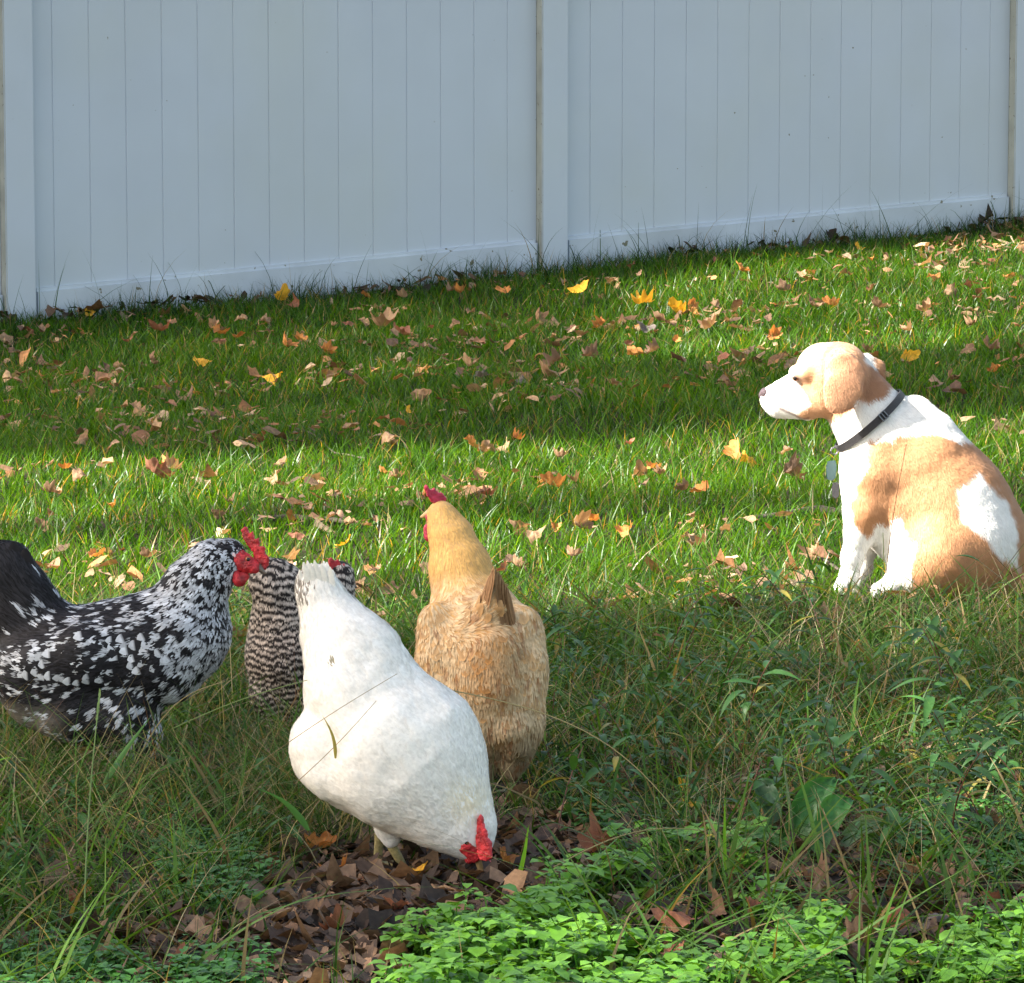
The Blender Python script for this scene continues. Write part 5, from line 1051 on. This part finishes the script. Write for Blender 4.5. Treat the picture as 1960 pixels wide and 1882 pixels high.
def flower(px, py, label, s=.012):
    g = gpt(px, py + 18); root = empty('yellow_flower', g); tag(root, label, 'flower', 'small yellow flowers in the ground cover')
    top = g + [0, 0, .045]; tv, tq = tube([g, g + [.002, 0, .025], top], .0009, .0007, 5); keep(obj('stem', mesh_np('stem', tv, tq, np.tile([.1, .2, .05], (len(tv), 1))), M['leafy']), root)
    parts = [lance(top, (math.cos(a), math.sin(a), .25), s, s * .7, .2, (.85, .62, .02), 4) for a in np.linspace(0, 6.28, 6)[:-1]]; keep(obj('petals', mesh_np('petals', *join(parts)), M['petal']), root)
flower(1362, 1635, 'small yellow flower beside the bright thin blade, the larger of the yellow flowers'); flower(1580, 1762, 'small yellow flower low in the ground cover left of the russet lump', .009); flower(1315, 1662, 'tiny yellow flower at the left edge of the ground cover clump', .006)
def lump(name, label, cat, px, py, rx, rz, m, C, nz=60, amp=.3, D=None):
    g = gpt(px, py); K_ = FO / g[1]; r = rx / K_; h_ = rz / K_; cen = g + [0, 0, h_ * .45]
    def f(P): q = (P - cen) / np.array([r, r * .8, h_]); return (np.linalg.norm(q, axis=1) - 1) * min(r, h_) * .8 + (fbm(P * nz) - .5) * amp * r
    V, Q = surface_net(f, cen - [r * 1.5, r * 1.4, h_ * 1.6], cen + [r * 1.5, r * 1.4, h_ * 1.6], .0022); k = fbm(V * 150)[:, None]
    tag(obj(name, mesh_np(name, V, Q, np.array(C) * (.5 + k)), m), label, cat)
lump('dark_stone', 'dark blue-grey stone half buried beside the clover and leaf litter', 'stone', 560, 1725, 48, 20, M['rock'], (.1, .1, .1), 30, .35)
lump('fungus', 'rounded red-brown lump in the bright ground cover at the lower right', 'fungus', 1712, 1785, 40, 34, M['dry'], (.28, .10, .05), 30, .3)
lump('bark_chunk', 'grey-brown chunk right of the rounded red-brown lump', 'bark', 1795, 1785, 34, 26, M['dry'], (.17, .14, .13), 60, .6)
lump('bark_chunk', 'rough brown chunk at the bottom edge in the ground cover', 'bark', 1640, 1850, 24, 30, M['dry'], (.15, .09, .07), 70, .7)
lump('bark_chunk', 'dark brown clump left of the bright ground cover chunk', 'bark', 1210, 1745, 46, 20, M['dry'], (.12, .08, .06), 60, .6)
lump('bark_chunk', 'large dark decaying clump beside the right hand weeds', 'bark', 1860, 1640, 50, 30, M['dry'], (.13, .07, .055), 50, .6)
def stick(label, pts, r0, r1): V, Q = tube(pts, r0, r1, 7); V = V + (fbm(V * 90)[:, None] - .5) * .006; tag(obj('stick', mesh_np('stick', V, Q), M['twig']), label, 'stick')
def gl(pts, up=.03):
    out = []
    for a, b in pts: g = gpt(a, b); out.append(g + [0, 0, up])
    return np.array([np.array(out[i]) * (1 - t) + np.array(out[i + 1]) * t for i in range(len(out) - 1) for t in (0, .25, .5, .75)] + [out[-1]])
stick('thin curved twig on the grass above the speckled hen', gl([(545, 825), (600, 845), (640, 880), (700, 890)], .02), .0035, .002)
stick('dark stick lying behind the barred hen and white hen', gl([(480, 1012), (560, 1004), (640, 1010), (690, 1016)], .018), .010, .006)
stick('dark rotten branch lying left of the dog', gl([(1440, 1010), (1500, 1000), (1560, 988), (1612, 992)], .014), .017, .012)
stick('dark crooked twig left of the front paws of the dog', gl([(1565, 1085), (1610, 1120), (1660, 1180)], .03), .004, .003)
stick('brown stick at the bottom left edge of the chickweed', gl([(1270, 1725), (1330, 1700), (1400, 1650)], .03), .003, .002)
lump('dark_clod', 'dark brown clod of earth in the grass below the dog', 'clod', 1755, 1172, 46, 12, M['dry'], (.10, .06, .04), 50, .4)

# ------------------------------------------------------------------ trees to the left, outside the frame: they throw the broken shade
def tree(name, label, x, y, H, leaves, lobes):
    root = empty(name, (x, y, float(ground(x, y)))); tag(root, label, 'tree', 'broadleaf trees beyond the left edge')
    g = np.array([x, y, float(ground(x, y)) - .1]); tv = []; 
    pts = [g + np.array([.15 * math.sin(t * 4 + x), .15 * math.sin(t * 3), H * .8 * t]) for t in np.linspace(0, 1, 12)]
    Vt, Qt = tube(pts, .17, .05, 10); keep(obj('trunk', mesh_np('trunk', Vt, Qt), M['bark']), root)
    for c in lobes:
        b = pts[int(rng.integers(5, 10))]; c = np.array(c); md = (b + c) / 2 + [0, 0, -.3]; V_, Q_ = tube([b, md * .5 + b * .5, md, c * .5 + md * .5, c], .05, .012, 6); keep(obj('limb', mesh_np('limb', V_, Q_), M['bark']), root)
    n = len(leaves); a = norm(rng.normal(0, 1, (n, 3))); b = norm(np.cross(a, rng.normal(0, 1, (n, 3)))); s_ = rng.uniform(.04, .075, n)[:, None]
    V = np.stack([leaves - a * s_, leaves + b * s_ * .62, leaves + a * s_, leaves - b * s_ * .62], 1).reshape(-1, 3)
    C = np.repeat(np.array([.07, .14, .03]) * rng.uniform(.6, 1.4, (n, 1)), 4, 0)
    keep(obj('crown', mesh_np('crown', V, np.arange(4 * n).reshape(-1, 4), C, False), M['leafy']), root)
def shade(n, w0, w1, x0, x1, holes, hs=2.2, tx=-13., th=1.4, z1=.5, seed=0.):
    """foliage of a crown standing towards the sun; holes is the share of gaps"""
    w_ = rng.uniform(w0, w1, n); x = rng.uniform(x0, x1, n); y = (w_ + x * math.sin(SAZ)) / math.cos(SAZ); m = n2(x * .9, w_, hs, seed) > holes; x, y = x[m], y[m]; n = len(x)
    t = (x - tx + rng.uniform(-th, th, n)) / -SDIR[0]; G = np.stack([x, y, ground(x, y) + rng.uniform(0, z1, n)], 1); return G + SDIR * t[:, None]
T1 = np.concatenate([shade(9500, 6.6, 9.6, -2.2, .2, .20, seed=1.), shade(7000, 6.6, 9.6, .2, 2.3, .37, 3.0, seed=1.5), shade(2300, 5.6, 7.0, -1.7, 1.8, .30, 3.2, seed=2.)])
T2 = np.concatenate([shade(9500, 13.15, 15.2, -2.2, 2.6, .26, 1.6, -15, seed=3.), shade(650, 11.25, 11.65, -1.6, 2.2, .30, 1.5, -15, .5, .02, seed=4.), shade(900, 11.7, 13.2, -2.0, 2.4, .55, 2.6, -15, .8, .05, seed=9.), shade(500, 9.9, 10.4, -1.6, .45, .45, 2., -15, .5, .02, seed=8.)])
T3 = np.concatenate([shade(11000, 15.25, 19.6, -3.4, .1, .24, 2.0, -17, seed=5.), shade(2600, 15.3, 20.5, 0., 3.2, .50, 1.3, -17, seed=6.)])
for lv, lab, hgt in ((T1, 'broadleaf tree left of the hens, nearest of the shading trees', 13), (T2, 'broadleaf tree left of the lawn, second of the shading trees', 14), (T3, 'broadleaf tree near the left end of the fence, farthest of the shading trees', 15)):
    c = lv.mean(0); k = lv[rng.choice(len(lv), 9)]; tree('broadleaf_tree', lab, c[0], c[1], hgt, lv, k)
